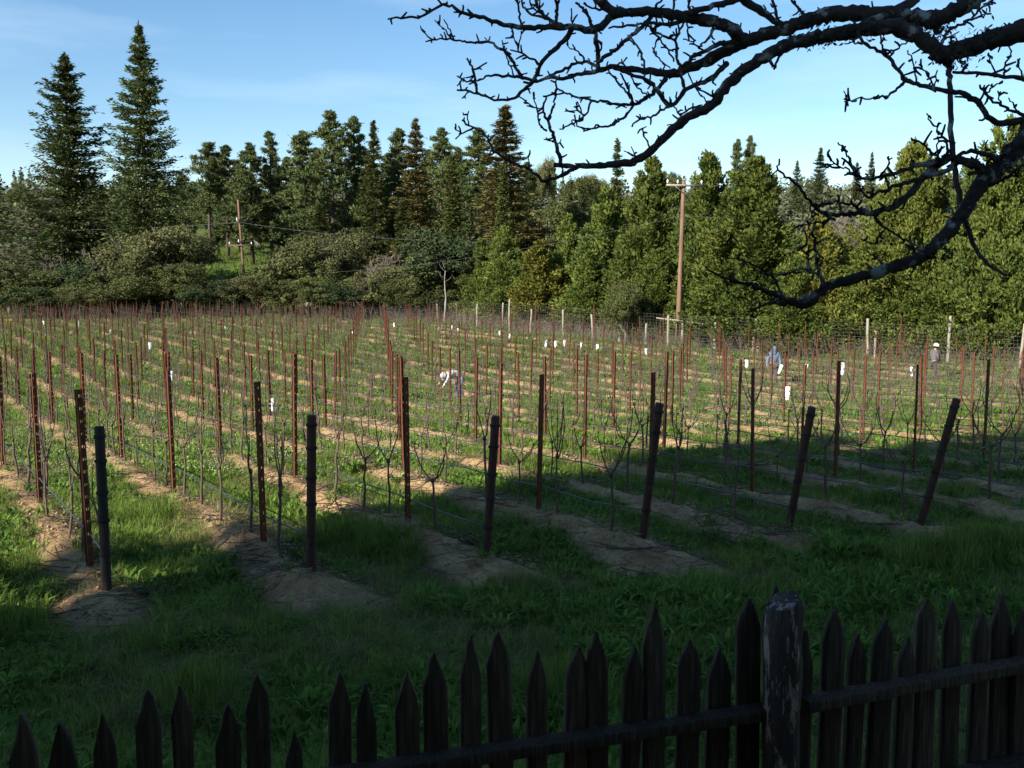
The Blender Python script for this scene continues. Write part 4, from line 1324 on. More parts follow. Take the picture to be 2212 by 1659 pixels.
def figure(name, label, loc, rotz, J, clothes, head_extra=None, hat=None):
    """J: joints by name -> (x, y, z); figure faces +x"""
    t = thing(name, label, "person", loc, rotz, "workers among the vines")
    V3 = {k: np.array(v, float) for k, v in J.items()}

    def chain(keys, rad, mat, nm, edges, root=0, sub=2):
        pts = [tuple(V3[k]) + (r,) for k, r in zip(keys, rad)]
        me = bpy.data.meshes.new(nm)
        me.from_pydata([p[:3] for p in pts], [(keys.index(a), keys.index(b)) for a, b in edges], [])
        me.materials.append(mat)
        o = link(nm, me, t)
        bpy.context.view_layer.objects.active = o
        md = o.modifiers.new("skin", 'SKIN'); md.use_smooth_shade = True
        if not me.skin_vertices:
            with bpy.context.temp_override(object=o, active_object=o):
                bpy.ops.mesh.customdata_skin_add()
        for i, p in enumerate(pts):
            me.skin_vertices[0].data[i].radius = (p[3], p[3])
            me.skin_vertices[0].data[i].use_root = (i == root)
        s = o.modifiers.new("sub", 'SUBSURF'); s.levels = sub; s.render_levels = sub
        return o
    E_UP = [("pelvis", "spine"), ("spine", "chest"), ("chest", "neck")]
    E_ARM = [(a + s, b + s) for s in "LR" for a, b in (("sho", "elb"), ("elb", "wri"))] + [("chest", "shoL"), ("chest", "shoR")]
    E_LEG = [(a + s, b + s) for s in "LR" for a, b in (("hip", "kne"), ("kne", "ank"), ("ank", "toe"))] + [("pelvis", "hipL"), ("pelvis", "hipR")]
    E_HAND = [(a + s, b + s) for s in "LR" for a, b in (("wri", "han"),)]
    keys = ["pelvis", "spine", "chest", "neck", "head", "crown", "shoL", "elbL", "wriL", "hanL", "shoR", "elbR", "wriR", "hanR", "hipL", "kneL", "ankL", "toeL", "hipR", "kneR", "ankR", "toeR"]
    rad = [.13, .12, .135, .055, .085, .07, .065, .045, .032, .03, .065, .045, .032, .03, .085, .06, .045, .035, .085, .06, .045, .035]
    chain(keys, rad, M['skin'], "body", E_UP + E_ARM + E_LEG + E_HAND + [("neck", "head"), ("head", "crown")])
    k2 = ["pelvis", "spine", "chest", "neck", "shoL", "elbL", "wriL", "shoR", "elbR", "wriR"]
    chain(k2, [.16, .155, .17, .085, .095, .068, .05, .095, .068, .05], clothes[0], "jacket", E_UP + E_ARM)
    k3 = ["pelvis", "hipL", "kneL", "ankL", "hipR", "kneR", "ankR"]
    chain(k3, [.15, .11, .085, .07, .11, .085, .07], clothes[1], "trousers", [e for e in E_LEG if not e[1].startswith("toe")])
    for s in "LR":
        chain(["ank" + s, "toe" + s], [.062, .05], M['boot'], "boot", [("ank" + s, "toe" + s)], sub=1)
        # fingers curl on from the palm, the thumb leaves its side
        w, h = V3["wri" + s], V3["han" + s]; d = unit(h - w); sd = unit(np.cross(d, [1.0, .2, .3])); g = Geo()
        bend = unit(np.cross(sd, d))
        for q, ln in enumerate((.062, .072, .068, .052)):
            b0 = h + sd * (q - 1.5) * .02
            g.tube([b0, b0 + d * ln * .55 + bend * .008, b0 + d * ln * .85 + bend * .03], [.0095, .009, .007], 6)
        b0 = w + d * .03 + sd * -.035
        g.tube([b0, b0 + d * .03 - sd * .03, b0 + d * .06 - sd * .035 + bend * .015], [.011, .010, .008], 6)
        link("fingers", g.mesh("fingers", M['skin'], True), t)
    hd, cr = V3["head"], V3["crown"]; up = unit(cr - hd)
    fw = unit(np.array(head_extra if head_extra is not None else (1, 0, 0), float)); fw = unit(fw - up * fw.dot(up)); sd = np.cross(up, fw)
    mid_ = (hd + cr) / 2
    g = Geo()
    g.tube([mid_ + fw * .085 + up * .02, mid_ + fw * .112 - up * .02, mid_ + fw * .09 - up * .035], [.008, .016, .014], 6)
    for q in (-1, 1):
        g.tube([mid_ + sd * q * .088 - fw * .01 + up * .02, mid_ + sd * q * .1 - fw * .02 - up * .03], [.02, .013], 6)
    g.tube([mid_ + fw * .084 - up * .06 + sd * .025, mid_ + fw * .092 - up * .06, mid_ + fw * .084 - up * .06 - sd * .025], [.006, .009, .006], 5)
    link("nose_ears_and_mouth", g.mesh("face", M['skin'], True), t)
    g = Geo()
    for q in (-1, 1):
        g.tube([mid_ + fw * .08 + sd * q * .033 + up * .008, mid_ + fw * .093 + sd * q * .033 + up * .006], [.012, .006], 6)
    link("eyes", g.mesh("eyes", M['hair'], True), t)

    def cap(nm, mat, prof):
        """turned shape round the head's axis; prof: (radius, height above head joint)"""
        n = 14; an = np.arange(n) / n * 2 * math.pi; V = []; Q = []
        for j, (r, z, dip) in enumerate(prof):
            for a in an:
                V.append(hd + up * (z + dip * math.cos(2 * a)) + fw * math.cos(a) * r * 1.12 + sd * math.sin(a) * r)
        for j in range(len(prof) - 1):
            for i in range(n):
                Q.append((j * n + i, j * n + (i + 1) % n, j * n + n + (i + 1) % n, j * n + n + i))
        link(nm, Geo().add(V, None, Q).mesh(nm, mat, True), t)
    if hat == 'straw':
        cap("hat", M['straw'], [(.31, .03, -.035), (.2, .045, -.01), (.118, .055, 0), (.118, .11, 0), (.11, .18, 0), (.08, .21, 0), (.002, .195, 0)])
    elif hat == 'hood':
        o = hd - fw * .02
        cap("hood", clothes[0], [(.15, -.14, 0), (.135, -.06, 0), (.128, .03, 0), (.12, .10, 0), (.085, .165, 0), (.03, .195, 0), (.002, .2, 0)])
    elif hat == 'cap':
        cap("head_cloth", M['whitecloth'], [(.12, -.06, 0), (.115, .03, 0), (.105, .09, 0), (.07, .14, 0), (.002, .155, 0)])
    return t


# man bending over the vines, facing left
x, y = hit(990, 862)
figure("person", "person in white shirt and jeans bending low over the vines", (x, y, gz(x, y) + .08), math.pi + .25, {
    "pelvis": (-.12, 0, .92), "spine": (.10, 0, 1.08), "chest": (.32, 0, 1.12), "neck": (.46, 0, 1.06), "head": (.56, 0, .99), "crown": (.68, 0, .93),
    "shoL": (.34, .17, 1.05), "elbL": (.46, .20, .78), "wriL": (.60, .16, .60), "hanL": (.66, .14, .53),
    "shoR": (.34, -.17, 1.05), "elbR": (.52, -.20, .82), "wriR": (.70, -.12, .68), "hanR": (.77, -.10, .62),
    "hipL": (-.10, .09, .86), "kneL": (-.03, .11, .47), "ankL": (-.10, .12, .08), "toeL": (.08, .14, .045),
    "hipR": (-.10, -.09, .86), "kneR": (.06, -.11, .47), "ankR": (.02, -.12, .08), "toeR": (.20, -.14, .045)},
    (M['whitecloth'], M['denim']), (.6, 0, -1), 'cap')

# hooded man facing the camera, looking down
x, y = hit(1670, 829)
STAND = {"pelvis": (0, 0, .94), "spine": (.01, 0, 1.12), "chest": (.0, 0, 1.34), "neck": (.03, 0, 1.50), "head": (.06, 0, 1.57), "crown": (.10, 0, 1.68),
         "shoL": (0, .19, 1.40), "elbL": (.03, .27, 1.12), "wriL": (.14, .27, .90), "hanL": (.19, .26, .83),
         "shoR": (0, -.19, 1.40), "elbR": (-.02, -.27, 1.12), "wriR": (.06, -.29, .88), "hanR": (.09, -.29, .80),
         "hipL": (0, .09, .88), "kneL": (.04, .10, .48), "ankL": (.0, .10, .08), "toeL": (.18, .12, .045),
         "hipR": (0, -.09, .88), "kneR": (.02, -.10, .48), "ankR": (-.04, -.10, .08), "toeR": (.14, -.12, .045)}
figure("person", "person in blue hooded sweatshirt holding a white guard, head bowed", (x, y, gz(x, y) - .02), -math.pi / 2 - .15, STAND, (M['bluecloth'], M['darktrouser']), (1, 0, -.5), 'hood')
g = Geo().box((-.05, -.06, -.22), (.05, .06, .2))
hx = np.array([.25, .28, .78]); a = -math.pi / 2 - .15
wx, wy = x + hx[0] * math.cos(a) - hx[1] * math.sin(a), y + hx[0] * math.sin(a) + hx[1] * math.cos(a)
o = link("vine_guard", g.mesh("vine_guard", M['carton']), None, (wx, wy, gz(x, y) + .72)); o.rotation_euler = (.2, .25, .4)
tag(o, "white carton guard held in the hooded man's hand", "vine guard", "white carton guards on young vines")

# man in pale hat walking to the right
x, y = hit(2016, 819)
W = dict(STAND)
W.update({"kneL": (.16, .10, .50), "ankL": (.08, .10, .10), "toeL": (.26, .12, .06), "kneR": (-.02, -.10, .48), "ankR": (-.20, -.10, .10), "toeR": (-.03, -.12, .045),
          "elbL": (.06, .26, 1.12), "wriL": (.24, .22, .98), "hanL": (.31, .20, .96), "elbR": (.05, -.26, 1.12), "wriR": (.22, -.20, .95), "hanR": (.29, -.18, .92)})
figure("person", "person in pale wide-brimmed hat and dark clothes standing sideways", (x, y, gz(x, y) - .02), .25, W, (M['greycloth'], M['darktrouser']), (1, 0, -.25), 'straw')

# bucket left of him
bx, by = hit(1982, 824)
t = thing("bucket", "dark grey bucket standing in the grass left of the man in the hat", "bucket", (bx, by, gz(bx, by)))
g = Geo(); n = 14; an = np.arange(n) / n * 2 * math.pi; V = []; Q = []
for r, z in ((.115, 0), (.15, .3), (.155, .31), (.14, .305), (.108, .03)):
    V += [(r * math.cos(q), r * math.sin(q), z) for q in an]
for j in range(4):
    Q += [(j * n + i, j * n + (i + 1) % n, j * n + n + (i + 1) % n, j * n + n + i) for i in range(n)]
link("pail", g.add(V, None, Q).mesh("pail", M['greycloth'], True), t)
u = np.linspace(0, math.pi, 9)
link("handle", Geo().tube(np.column_stack([.15 * np.cos(u), .02 + .1 * np.sin(u), .3 + .1 * np.sin(u)]), .006, 5).mesh("handle", M['wire'], True), t)

# ------------------------------------------------------------------ picket fence in the foreground
FA, FB = np.array([-1.77, 3.50]), np.array([2.46, 4.83])
fdv = FB - FA; fln = np.linalg.norm(fdv); fu = fdv / fln; fn = np.array([fu[1], -fu[0]])   # fn points to the camera's side


def fence_at(px):
    """where the fence line crosses the picture column px"""
    a = (px - CX) / F
    t_ = (FA[0] - a * FA[1] * 1.04) / (a * fdv[1] * 1.04 - fdv[0])
    return FA + fdv * t_


pk = thing("picket_fence", "old dark picket fence with pointed uneven pickets across the foreground", "fence", (0, 0, 0))
T = []
for ox, lst in ((0, [(110, 850, 150), (380, 890, 165), (655, 830, 130), (880, 695, 135), (1105, 680, 115), (1320, 790, 145), (1540, 605, 140), (1785, 930, 95), (2010, 600, 130), (2195, 650, 120)]),
                (800, [(480, 605, 140), (675, 465, 140), (870, 365, 125), (1055, 350, 150), (1262, 470, 120), (1462, 445, 140), (1625, 345, 130), (1800, 425, 115), (1970, 185, 145), (2155, 390, 150)]),
                (1600, [(365, 460, 155), (565, 155, 150), (735, 80, 150), (880, 330, 100), (1035, 210, 150), (1180, 365, 125), (1325, 265, 140), (1470, 370, 110), (1615, 150, 150), (1775, 165, 130), (1920, 235, 115), (2065, 130, 135), (2170, 210, 110)])):
    for cx, cy, w in lst:
        T.append(((ox + cx / 2.458) / 1.13, (1400 + cy / 2.458) / 1.13, w / 2.458 / 1.13))
T += [(-60, 1590, 55), (-160, 1575, 58), (2262, 1300, 48), (2318, 1285, 50)]
for i, (px, py, w) in enumerate(T):
    rng = np.random.default_rng(500 + i)
    c = fence_at(px)
    tipz = at(px, py, c[1])[2]
    zb = gz(c[0], c[1]) - .05
    hw = w / F * c[1] / 2 * 1.04; th = rng.uniform(.011, .017)
    tip = rng.uniform(.12, .175); hh = tipz - zb
    off = rng.normal(0, .008)
    zs = [0, hh * .45, hh - tip * 1.05, hh - tip * .55, hh - tip * .22, hh]
    ws = [1, rng.uniform(.94, 1.03), 1, .64, .30, .06]
    V = []
    for z, f in zip(zs, ws):
        jl, jr = rng.normal(0, .003, 2)
        bulge = th * (1.0 if f > .8 else .75 + .25 * f)
        for sx, sy in ((-1, -1), (-.55, -1.25), (.5, -1.2), (1, -1), (1, 1), (-1, 1)):
            V.append(((hw * f * sx + (jl if sx < 0 else jr)) + off * 0, bulge * sy + rng.normal(0, .0012), z))
    Q = []
    for j in range(5):
        Q += [(j * 6 + k, j * 6 + (k + 1) % 6, j * 6 + 6 + (k + 1) % 6, j * 6 + 6 + k) for k in range(6)]
    n0 = len(V) - 6
    me = Geo().add(V, [(n0, n0 + 1, n0 + 2), (n0, n0 + 2, n0 + 3), (n0, n0 + 3, n0 + 4), (n0, n0 + 4, n0 + 5)], Q).mesh("picket", M['fencewood'])
    o = link("picket", me, pk, (c[0], c[1], zb))
    o.rotation_euler = (rng.normal(0, .01), rng.normal(0, .014), math.atan2(fu[1], fu[0]) + rng.normal(0, .05))


def rail_part(pa, pb, name, zt, d=.095, h=.052, off=.065, seed=0):
    """flat rail nailed on the camera's side of the pickets"""
    rng = np.random.default_rng(seed)
    n = 14; V = []
    for j in range(n):
        u_ = j / (n - 1)
        c = pa + (pb - pa) * u_; z = zt[0] + (zt[1] - zt[0]) * u_
        for a, b in ((0, 0), (1, 0), (1, 1), (0, 1)):
            e = c + fn * (off - d / 2 + d * a + rng.normal(0, .0015))
            V.append((e[0], e[1], z - h + h * b + rng.normal(0, .002)))
    Q = []
    for j in range(n - 1):
        Q += [(j * 4 + k, j * 4 + 4 + k, j * 4 + 4 + (k + 1) % 4, j * 4 + (k + 1) % 4) for k in range(4)]
    Q += [(0, 1, 2, 3), ((n - 1) * 4 + 3, (n - 1) * 4 + 2, (n - 1) * 4 + 1, (n - 1) * 4)]
    me = Geo().add(V, None, Q).mesh(name, M['fencewood'])
    o = link(name, me, pk)
    b = o.modifiers.new("bevel", 'BEVEL'); b.width = .005; b.segments = 2
    return o


pc = fence_at(1690)
zl = at(1500, 1549, fence_at(1500)[1] - .08)[2]
zr = at(2000, 1460, fence_at(2000)[1] - .08)[2]
rail_part(fence_at(-300), pc - fu * .035, "top_rail", (zl - .01, zl + .0), seed=1)
rail_part(pc + fu * .07, fence_at(2360), "top_rail", (zr - .025, zr + .035), seed=2)
rail_part(fence_at(-300), fence_at(2360), "bottom_rail", (.80, .84), seed=3)
rng = np.random.default_rng(77)
zpt = at(1690, 1287, pc[1] - .1)[2]
zz = np.array([0, .3, .6, .85, 1.0, 1.1, 1.2, zpt - gz(*pc) - .02, zpt - gz(*pc)])
zz = np.sort(zz)
g = Geo().tube(np.column_stack([rng.normal(0, .004, 9), rng.normal(0, .004, 9), zz]), np.where(np.arange(9) < 8, .086 * np.linspace(1.02, .98, 9), .076), 9, jit=.07, rng=rng)
pyy = pc[1] - .12; pp = np.array([(1688 - CX) / F * pyy * 1.04, pyy])
link("fence_post", g.mesh("fence_post", M['postwood'], False), pk, (pp[0], pp[1], gz(*pc) - .02))

# ------------------------------------------------------------------ bare tree on the right, its limbs crossing the sky
C4 = lambda x, y: ((900 + x / 2.458) / 1.13, y / 2.458 / 1.13)
C5 = lambda x, y: ((1700 + x / 2.074) / 1.13, y / 2.074 / 1.13)
W4, W5 = 1 / 2.458 / 1.13, 1 / 2.074 / 1.13
# (map, [points], start width, end width) in the picture; start lies at the parent limb
LIMBS = [
    (C5, [(2350, -40), (2100, 20), (1900, 90), (1659, 160), (1480, 200), (1330, 255), (1250, 285), (1190, 240), (1120, 180), (1060, 148), (980, 132), (880, 145), (760, 165), (640, 182), (540, 200), (440, 232), (380, 265), (290, 322), (220, 372), (150, 432), (100, 510), (40, 555), (-60, 600), (-145, 680), (-225, 760), (-320, 825), (-480, 838), (-640, 846), (-722, 833)], 118, 22),
    (C5, [(2350, -120), (1800, -150), (1480, -60), (1390, 5), (1300, 62), (1230, 100), (1100, 88), (950, 76), (800, 70), (700, 72), (620, 84), (520, 120), (400, 162), (280, 200), (150, 250), (60, 310), (-40, 345), (-110, 378), (-220, 362), (-340, 352), (-430, 335)], 105, 22),
    (C5, [(2350, 250), (2000, 500), (1800, 610), (1659, 720), (1560, 830), (1480, 890), (1430, 935), (1380, 1020), (1340, 1100), (1280, 1170), (1210, 1240), (1150, 1300), (1000, 1352), (850, 1400), (700, 1432), (640, 1455), (600, 1505), (540, 1545), (480, 1530), (400, 1490), (300, 1450), (200, 1420), (110, 1400), (45, 1350)], 120, 9),
    (C5, [(250, 205), (150, 130), (60, 102), (-30, 88), (-150, 70), (-270, 58), (-390, 62), (-455, 100), (-490, 140), (-530, 158), (-590, 140), (-650, 132), (-710, 138), (-840, 140), (-950, 128)], 66, 22),
    (C4, [(800, 145), (700, 110), (620, 90), (560, 80), (510, 35), (450, 25), (400, 40), (350, 85), (290, 110), (200, 105), (115, 115)], 26, 9),
    (C4, [(1400, 388), (1380, 430), (1280, 440), (1180, 475), (1110, 462), (1050, 470), (1000, 492), (930, 492)], 30, 14),
    (C4, [(1220, 160), (1200, 220), (1120, 290), (1050, 350), (1020, 400), (1005, 460), (960, 520), (900, 570), (850, 605), (780, 605), (700, 580), (620, 550), (530, 540)], 30, 10),
    (C4, [(655, 570), (640, 480), (625, 420), (590, 350)], 17, 11), (C4, [(637, 410), (670, 400), (710, 375)], 12, 9),
    (C4, [(1000, 490), (950, 475), (850, 455), (740, 450), (680, 470), (630, 490), (570, 490), (530, 455)], 20, 8),
    (C4, [(610, 520), (580, 560), (560, 590)], 10, 7),
    (C4, [(930, 478), (880, 400), (840, 330), (790, 290), (720, 250), (620, 260), (540, 245), (490, 230), (420, 235), (340, 250)], 20, 8),
    (C4, [(385, 235), (325, 195), (310, 155)], 10, 7), (C4, [(500, 225), (440, 165), (395, 120)], 10, 6), (C4, [(510, 225), (480, 160), (450, 115)], 10, 6),
    (C4, [(720, 255), (695, 225)], 9, 6), (C4, [(825, 315), (800, 240)], 9, 6), (C4, [(870, 440), (845, 380), (825, 340)], 10, 8),
    (C4, [(1030, 385), (960, 340), (900, 312), (850, 300)], 16, 8), (C4, [(905, 305), (880, 230), (855, 185)], 9, 6), (C4, [(905, 300), (915, 185)], 9, 6),
    (C4, [(930, 150), (900, 60), (870, -30)], 14, 10), (C4, [(1130, 130), (1130, 60), (1125, -20)], 20, 16), (C4, [(1215, 150), (1215, 50)], 10, 7),
    (C4, [(1160, 150), (1080, 120), (1020, 60), (995, -20)], 24, 16), (C4, [(1060, 130), (970, 90), (920, 40), (920, -10)], 16, 10), (C4, [(1040, 90), (980, 50), (965, -10)], 12, 9),
    (C4, [(1400, 385), (1360, 388), (1290, 365), (1200, 400), (1120, 440), (1060, 465)], 20, 14), (C4, [(1290, 365), (1275, 310), (1210, 300), (1185, 260)], 12, 6),
    (C4, [(1390, 385), (1385, 350), (1370, 280), (1362, 190)], 26, 22), (C4, [(1395, 330), (1410, 250), (1375, 240)], 12, 7),
    (C4, [(1415, 360), (1500, 280), (1570, 220), (1640, 160), (1700, 100)], 22, 24), (C4, [(1670, 405), (1640, 320), (1590, 250), (1560, 222)], 14, 9),
    (C4, [(1430, 385), (1510, 385), (1550, 345)], 12, 8),
    (C4, [(2260, 240), (2110, 260), (2030, 305), (1960, 330), (1880, 400)], 34, 22),
    (C4, [(2150, 380), (2120, 400), (2050, 480), (1960, 510), (1900, 530), (1870, 590), (1820, 640), (1780, 630), (1740, 560), (1700, 490), (1640, 470), (1560, 440), (1500, 415)], 34, 18),
    (C4, [(1820, 642), (1700, 700), (1620, 720), (1580, 760)], 16, 9),
    (C4, [(1810, 450), (1720, 550), (1650, 600), (1590, 630), (1500, 630), (1420, 610), (1340, 605), (1250, 580), (1190, 565), (1130, 530)], 24, 10),
    (C4, [(1600, 630), (1540, 700), (1470, 750), (1390, 765), (1330, 775), (1250, 760), (1235, 690)], 16, 8),
    (C4, [(1340, 608), (1310, 690), (1230, 740), (1145, 775)], 14, 8), (C4, [(1290, 700), (1270, 655), (1250, 610)], 10, 7), (C4, [(1300, 690), (1240, 665), (1175, 668)], 9, 6),
    (C4, [(1590, 615), (1550, 520), (1510, 440)], 16, 10), (C4, [(1570, 600), (1500, 500), (1440, 425)], 14, 10),
    (C4, [(900, 575), (960, 620), (1010, 655), (1045, 650)], 9, 7), (C4, [(1010, 650), (995, 600), (985, 550)], 8, 6), (C4, [(1012, 655), (1015, 740), (1070, 785)], 10, 12),
    (C4, [(1160, 985), (1130, 900), (1105, 800), (1080, 740), (1050, 690), (1045, 650), (1060, 590), (1120, 550)], 24, 9), (C4, [(1080, 730), (1110, 640), (1130, 540), (1125, 480)], 12, 10),
    (C4, [(1240, 1000), (1160, 1060), (1050, 1090), (980, 1030), (900, 990), (830, 960), (750, 910), (730, 850), (700, 800), (640, 770), (600, 755), (560, 720)], 24, 10), (C4, [(600, 765), (595, 720), (600, 668)], 9, 6),
    (C4, [(620, 780), (560, 800), (520, 835)], 11, 7), (C4, [(560, 800), (545, 785), (515, 765)], 8, 6), (C4, [(962, 1020), (960, 930)], 9, 6),
    (C4, [(1890, 400), (1865, 400), (1840, 330), (1850, 250), (1740, 200), (1660, 150)], 16, 12), (C4, [(1850, 250), (1880, 160), (1900, 100)], 14, 12), (C4, [(1870, 400), (1890, 520)], 14, 16),
    (C4, [(2010, 310), (1920, 240), (1885, 235)], 11, 7), (C4, [(1925, 240), (1910, 150), (1905, 110)], 10, 9), (C4, [(2070, 120), (2062, 210), (1990, 270)], 24, 10),
    (C4, [(2260, -20), (2050, 40), (1900, 80)], 42, 34), (C4, [(1340, -60), (1400, 20), (1460, 68), (1530, 78)], 50, 60), (C4, [(1900, 95), (1850, 150), (1700, 140), (1560, 150), (1440, 170)], 26, 10),
    (C4, [(1830, 80), (1830, -20)], 14, 12), (C4, [(1935, 90), (1930, -20)], 18, 14), (C4, [(1690, 70), (1720, 40), (1770, -20)], 14, 10), (C4, [(1340, 160), (1310, 70), (1240, 15)], 22, 12),
    (C4, [(1900, 440), (1970, 540), (2035, 615)], 9, 8), (C4, [(1880, 720), (1870, 690), (1830, 640)], 9, 8), (C4, [(1880, 680), (1940, 650), (2000, 630)], 12, 9),
    (C4, [(1690, 895), (1660, 830), (1640, 770), (1665, 760)], 11, 7), (C4, [(1605, 945), (1590, 910), (1575, 880)], 9, 6), (C4, [(1605, 942), (1530, 905)], 8, 6), (C4, [(1875, 740), (1790, 752)], 9, 7),
    (C4, [(1110, 855), (1050, 835)], 9, 6), (C4, [(1118, 875), (1155, 835)], 8, 6), (C4, [(1690, 160), (1740, 230), (1800, 300), (1830, 370)], 12, 9), (C4, [(1440, 75), (1350, 60), (1290, 20)], 16, 9),
    (C4, [(1720, 240), (1700, 320), (1810, 410)], 9, 8), (C4, [(1560, 440), (1600, 520), (1690, 590)], 10, 9), (C4, [(1640, 470), (1740, 540), (1800, 620)], 12, 10),
    # right part
    (C5, [(2000, 500), (1760, 570), (1659, 610), (1560, 622), (1535, 628), (1480, 600), (1440, 520), (1360, 480), (1280, 460), (1200, 445), (1050, 410), (1010, 340), (970, 280), (900, 250), (840, 220), (815, 160)], 46, 14),
    (C5, [(1050, 418), (980, 480), (900, 500), (820, 495), (748, 515)], 13, 7), (C5, [(760, 502), (745, 460)], 7, 5),
    (C5, [(1125, 425), (1100, 330), (1070, 255)], 9, 6), (C5, [(1205, 442), (1190, 400), (1125, 325)], 10, 6), (C5, [(1210, 440), (1220, 355)], 8, 6),
    (C5, [(970, 275), (930, 225), (930, 150)], 10, 7), (C5, [(985, 285), (1030, 230), (1080, 200)], 10, 7), (C5, [(830, 215), (750, 222)], 9, 6),
    (C5, [(2000, 480), (1800, 420), (1659, 400), (1530, 385), (1450, 370), (1300, 365)], 34, 14), (C5, [(1550, 390), (1560, 330), (1610, 260), (1580, 235)], 11, 6), (C5, [(1525, 380), (1500, 320), (1475, 270)], 9, 6), (C5, [(1645, 395), (1625, 300)], 9, 6),
    (C5, [(1720, 590), (1659, 580), (1590, 560), (1510, 520), (1460, 480), (1460, 430)], 18, 8), (C5, [(1465, 470), (1500, 430), (1550, 420)], 9, 6), (C5, [(1540, 535), (1525, 460)], 9, 6), (C5, [(1620, 570), (1600, 510), (1580, 495)], 9, 6),
    (C5, [(1250, 220), (1280, 150), (1400, 90), (1430, 50), (1510, -10)], 18, 9), (C5, [(1430, 60), (1450, 100), (1470, 40)], 9, 6), (C5, [(1262, 215), (1330, 160)], 9, 6),
    (C5, [(560, 1540), (450, 1540), (360, 1530), (265, 1580)], 24, 8), (C5, [(600, 1500), (560, 1500), (510, 1530)], 22, 16),
    (C5, [(640, 1445), (610, 1350), (600, 1240), (590, 1150), (605, 1120)], 24, 12), (C5, [(625, 1400), (540, 1360), (400, 1400)], 12, 8), (C5, [(560, 1365), (570, 1250), (550, 1170)], 11, 7), (C5, [(440, 1505), (400, 1410), (300, 1350), (200, 1300)], 14, 7),
    (C5, [(1480, 880), (1400, 830), (1300, 800), (1220, 820), (1150, 900), (1080, 990), (980, 1060), (870, 1080), (780, 1080), (700, 1085), (620, 1070), (570, 1020), (530, 950), (450, 890), (400, 870), (420, 805)], 50, 9), (C5, [(405, 870), (360, 890)], 9, 6),
    (C5, [(1330, 850), (1290, 850), (1200, 880), (1080, 920), (960, 960), (870, 1000)], 26, 14), (C5, [(1230, 820), (1100, 840), (1020, 870), (900, 910), (820, 900), (780, 830), (735, 800)], 26, 9),
    (C5, [(810, 880), (770, 790), (715, 720)], 12, 7), (C5, [(830, 905), (700, 830), (660, 780)], 11, 6), (C5, [(700, 830), (590, 825)], 9, 6), (C5, [(930, 895), (960, 850), (990, 800)], 12, 8), (C5, [(840, 1000), (810, 930)], 12, 8),
    (C5, [(870, 1080), (780, 1030), (700, 1020), (610, 1040)], 16, 9), (C5, [(640, 1072), (700, 1110), (600, 1130), (500, 1150)], 12, 7), (C5, [(880, 1082), (950, 1150), (1050, 1210), (1150, 1262)], 15, 9),
    (C5, [(1295, 800), (1280, 750), (1240, 680), (1170, 600), (1165, 575)], 14, 7), (C5, [(1215, 790), (1220, 690)], 9, 7), (C5, [(1245, 810), (1180, 770), (1130, 710), (1100, 725)], 15, 8),
    (C5, [(1530, 830), (1510, 790), (1430, 770), (1340, 770), (1310, 800)], 26, 18), (C5, [(1455, 775), (1475, 710)], 9, 6), (C5, [(1310, 1110), (1290, 1060), (1250, 980), (1220, 940)], 16, 7),
    (C5, [(1720, 760), (1659, 820), (1600, 880), (1530, 920), (1470, 940)], 20, 16), (C5, [(1580, 830), (1500, 850), (1380, 880)], 36, 20), (C5, [(1640, 730), (1650, 660), (1645, 610)], 26, 20),
    (C5, [(560, 1060), (590, 1120), (560, 1170)], 10, 7), (C5, [(1150, 1262), (1080, 1260), (1080, 1210)], 8, 6), (C5, [(960, 1140), (900, 1240), (830, 1210)], 8, 6), (C5, [(950, 1355), (900, 1290), (860, 1260)], 9, 6),
    (C5, [(560, 110), (530, 60), (480, 0)], 14, 10), (C5, [(430, 140), (400, 60), (380, -10)], 16, 12), (C5, [(760, 170), (830, 130), (1010, 60), (1110, -10)], 26, 50), (C5, [(450, 150), (330, 60), (230, -10)], 26, 40),
    (C5, [(380, 265), (370, 330), (400, 340)], 16, 12), (C5, [(440, 235), (420, 290), (390, 350)], 14, 10),
    (C5, [(100, 510), (60, 480), (0, 440)], 10, 8), (C5, [(1220, 110), (1225, 170)], 40, 26), (C5, [(1265, 285), (1278, 345)], 60, 26),
]
TREE_X, TREE_Y = 4.35, 5.9
tree = thing("bare_tree", "gnarled leafless tree with lichen-spotted limbs hanging in from the right", "tree", (0, 0, 0))
tz0 = gz(TREE_X, TREE_Y)
rng = np.random.default_rng(90)
g = Geo()
zz = np.linspace(-.4, 7.4, 14)
g.tube(np.column_stack([TREE_X + .25 * np.sin(zz * .5) + rng.normal(0, .02, 14), TREE_Y + .15 * np.cos(zz * .4), tz0 + zz]), np.linspace(.34, .12, 14) + np.where(zz < .3, .1, 0), 14, jit=.08, rng=rng)
link("trunk", g.mesh("trunk", M['lichenbark'], True), tree)
placed = []                                              # (px, py, Y)
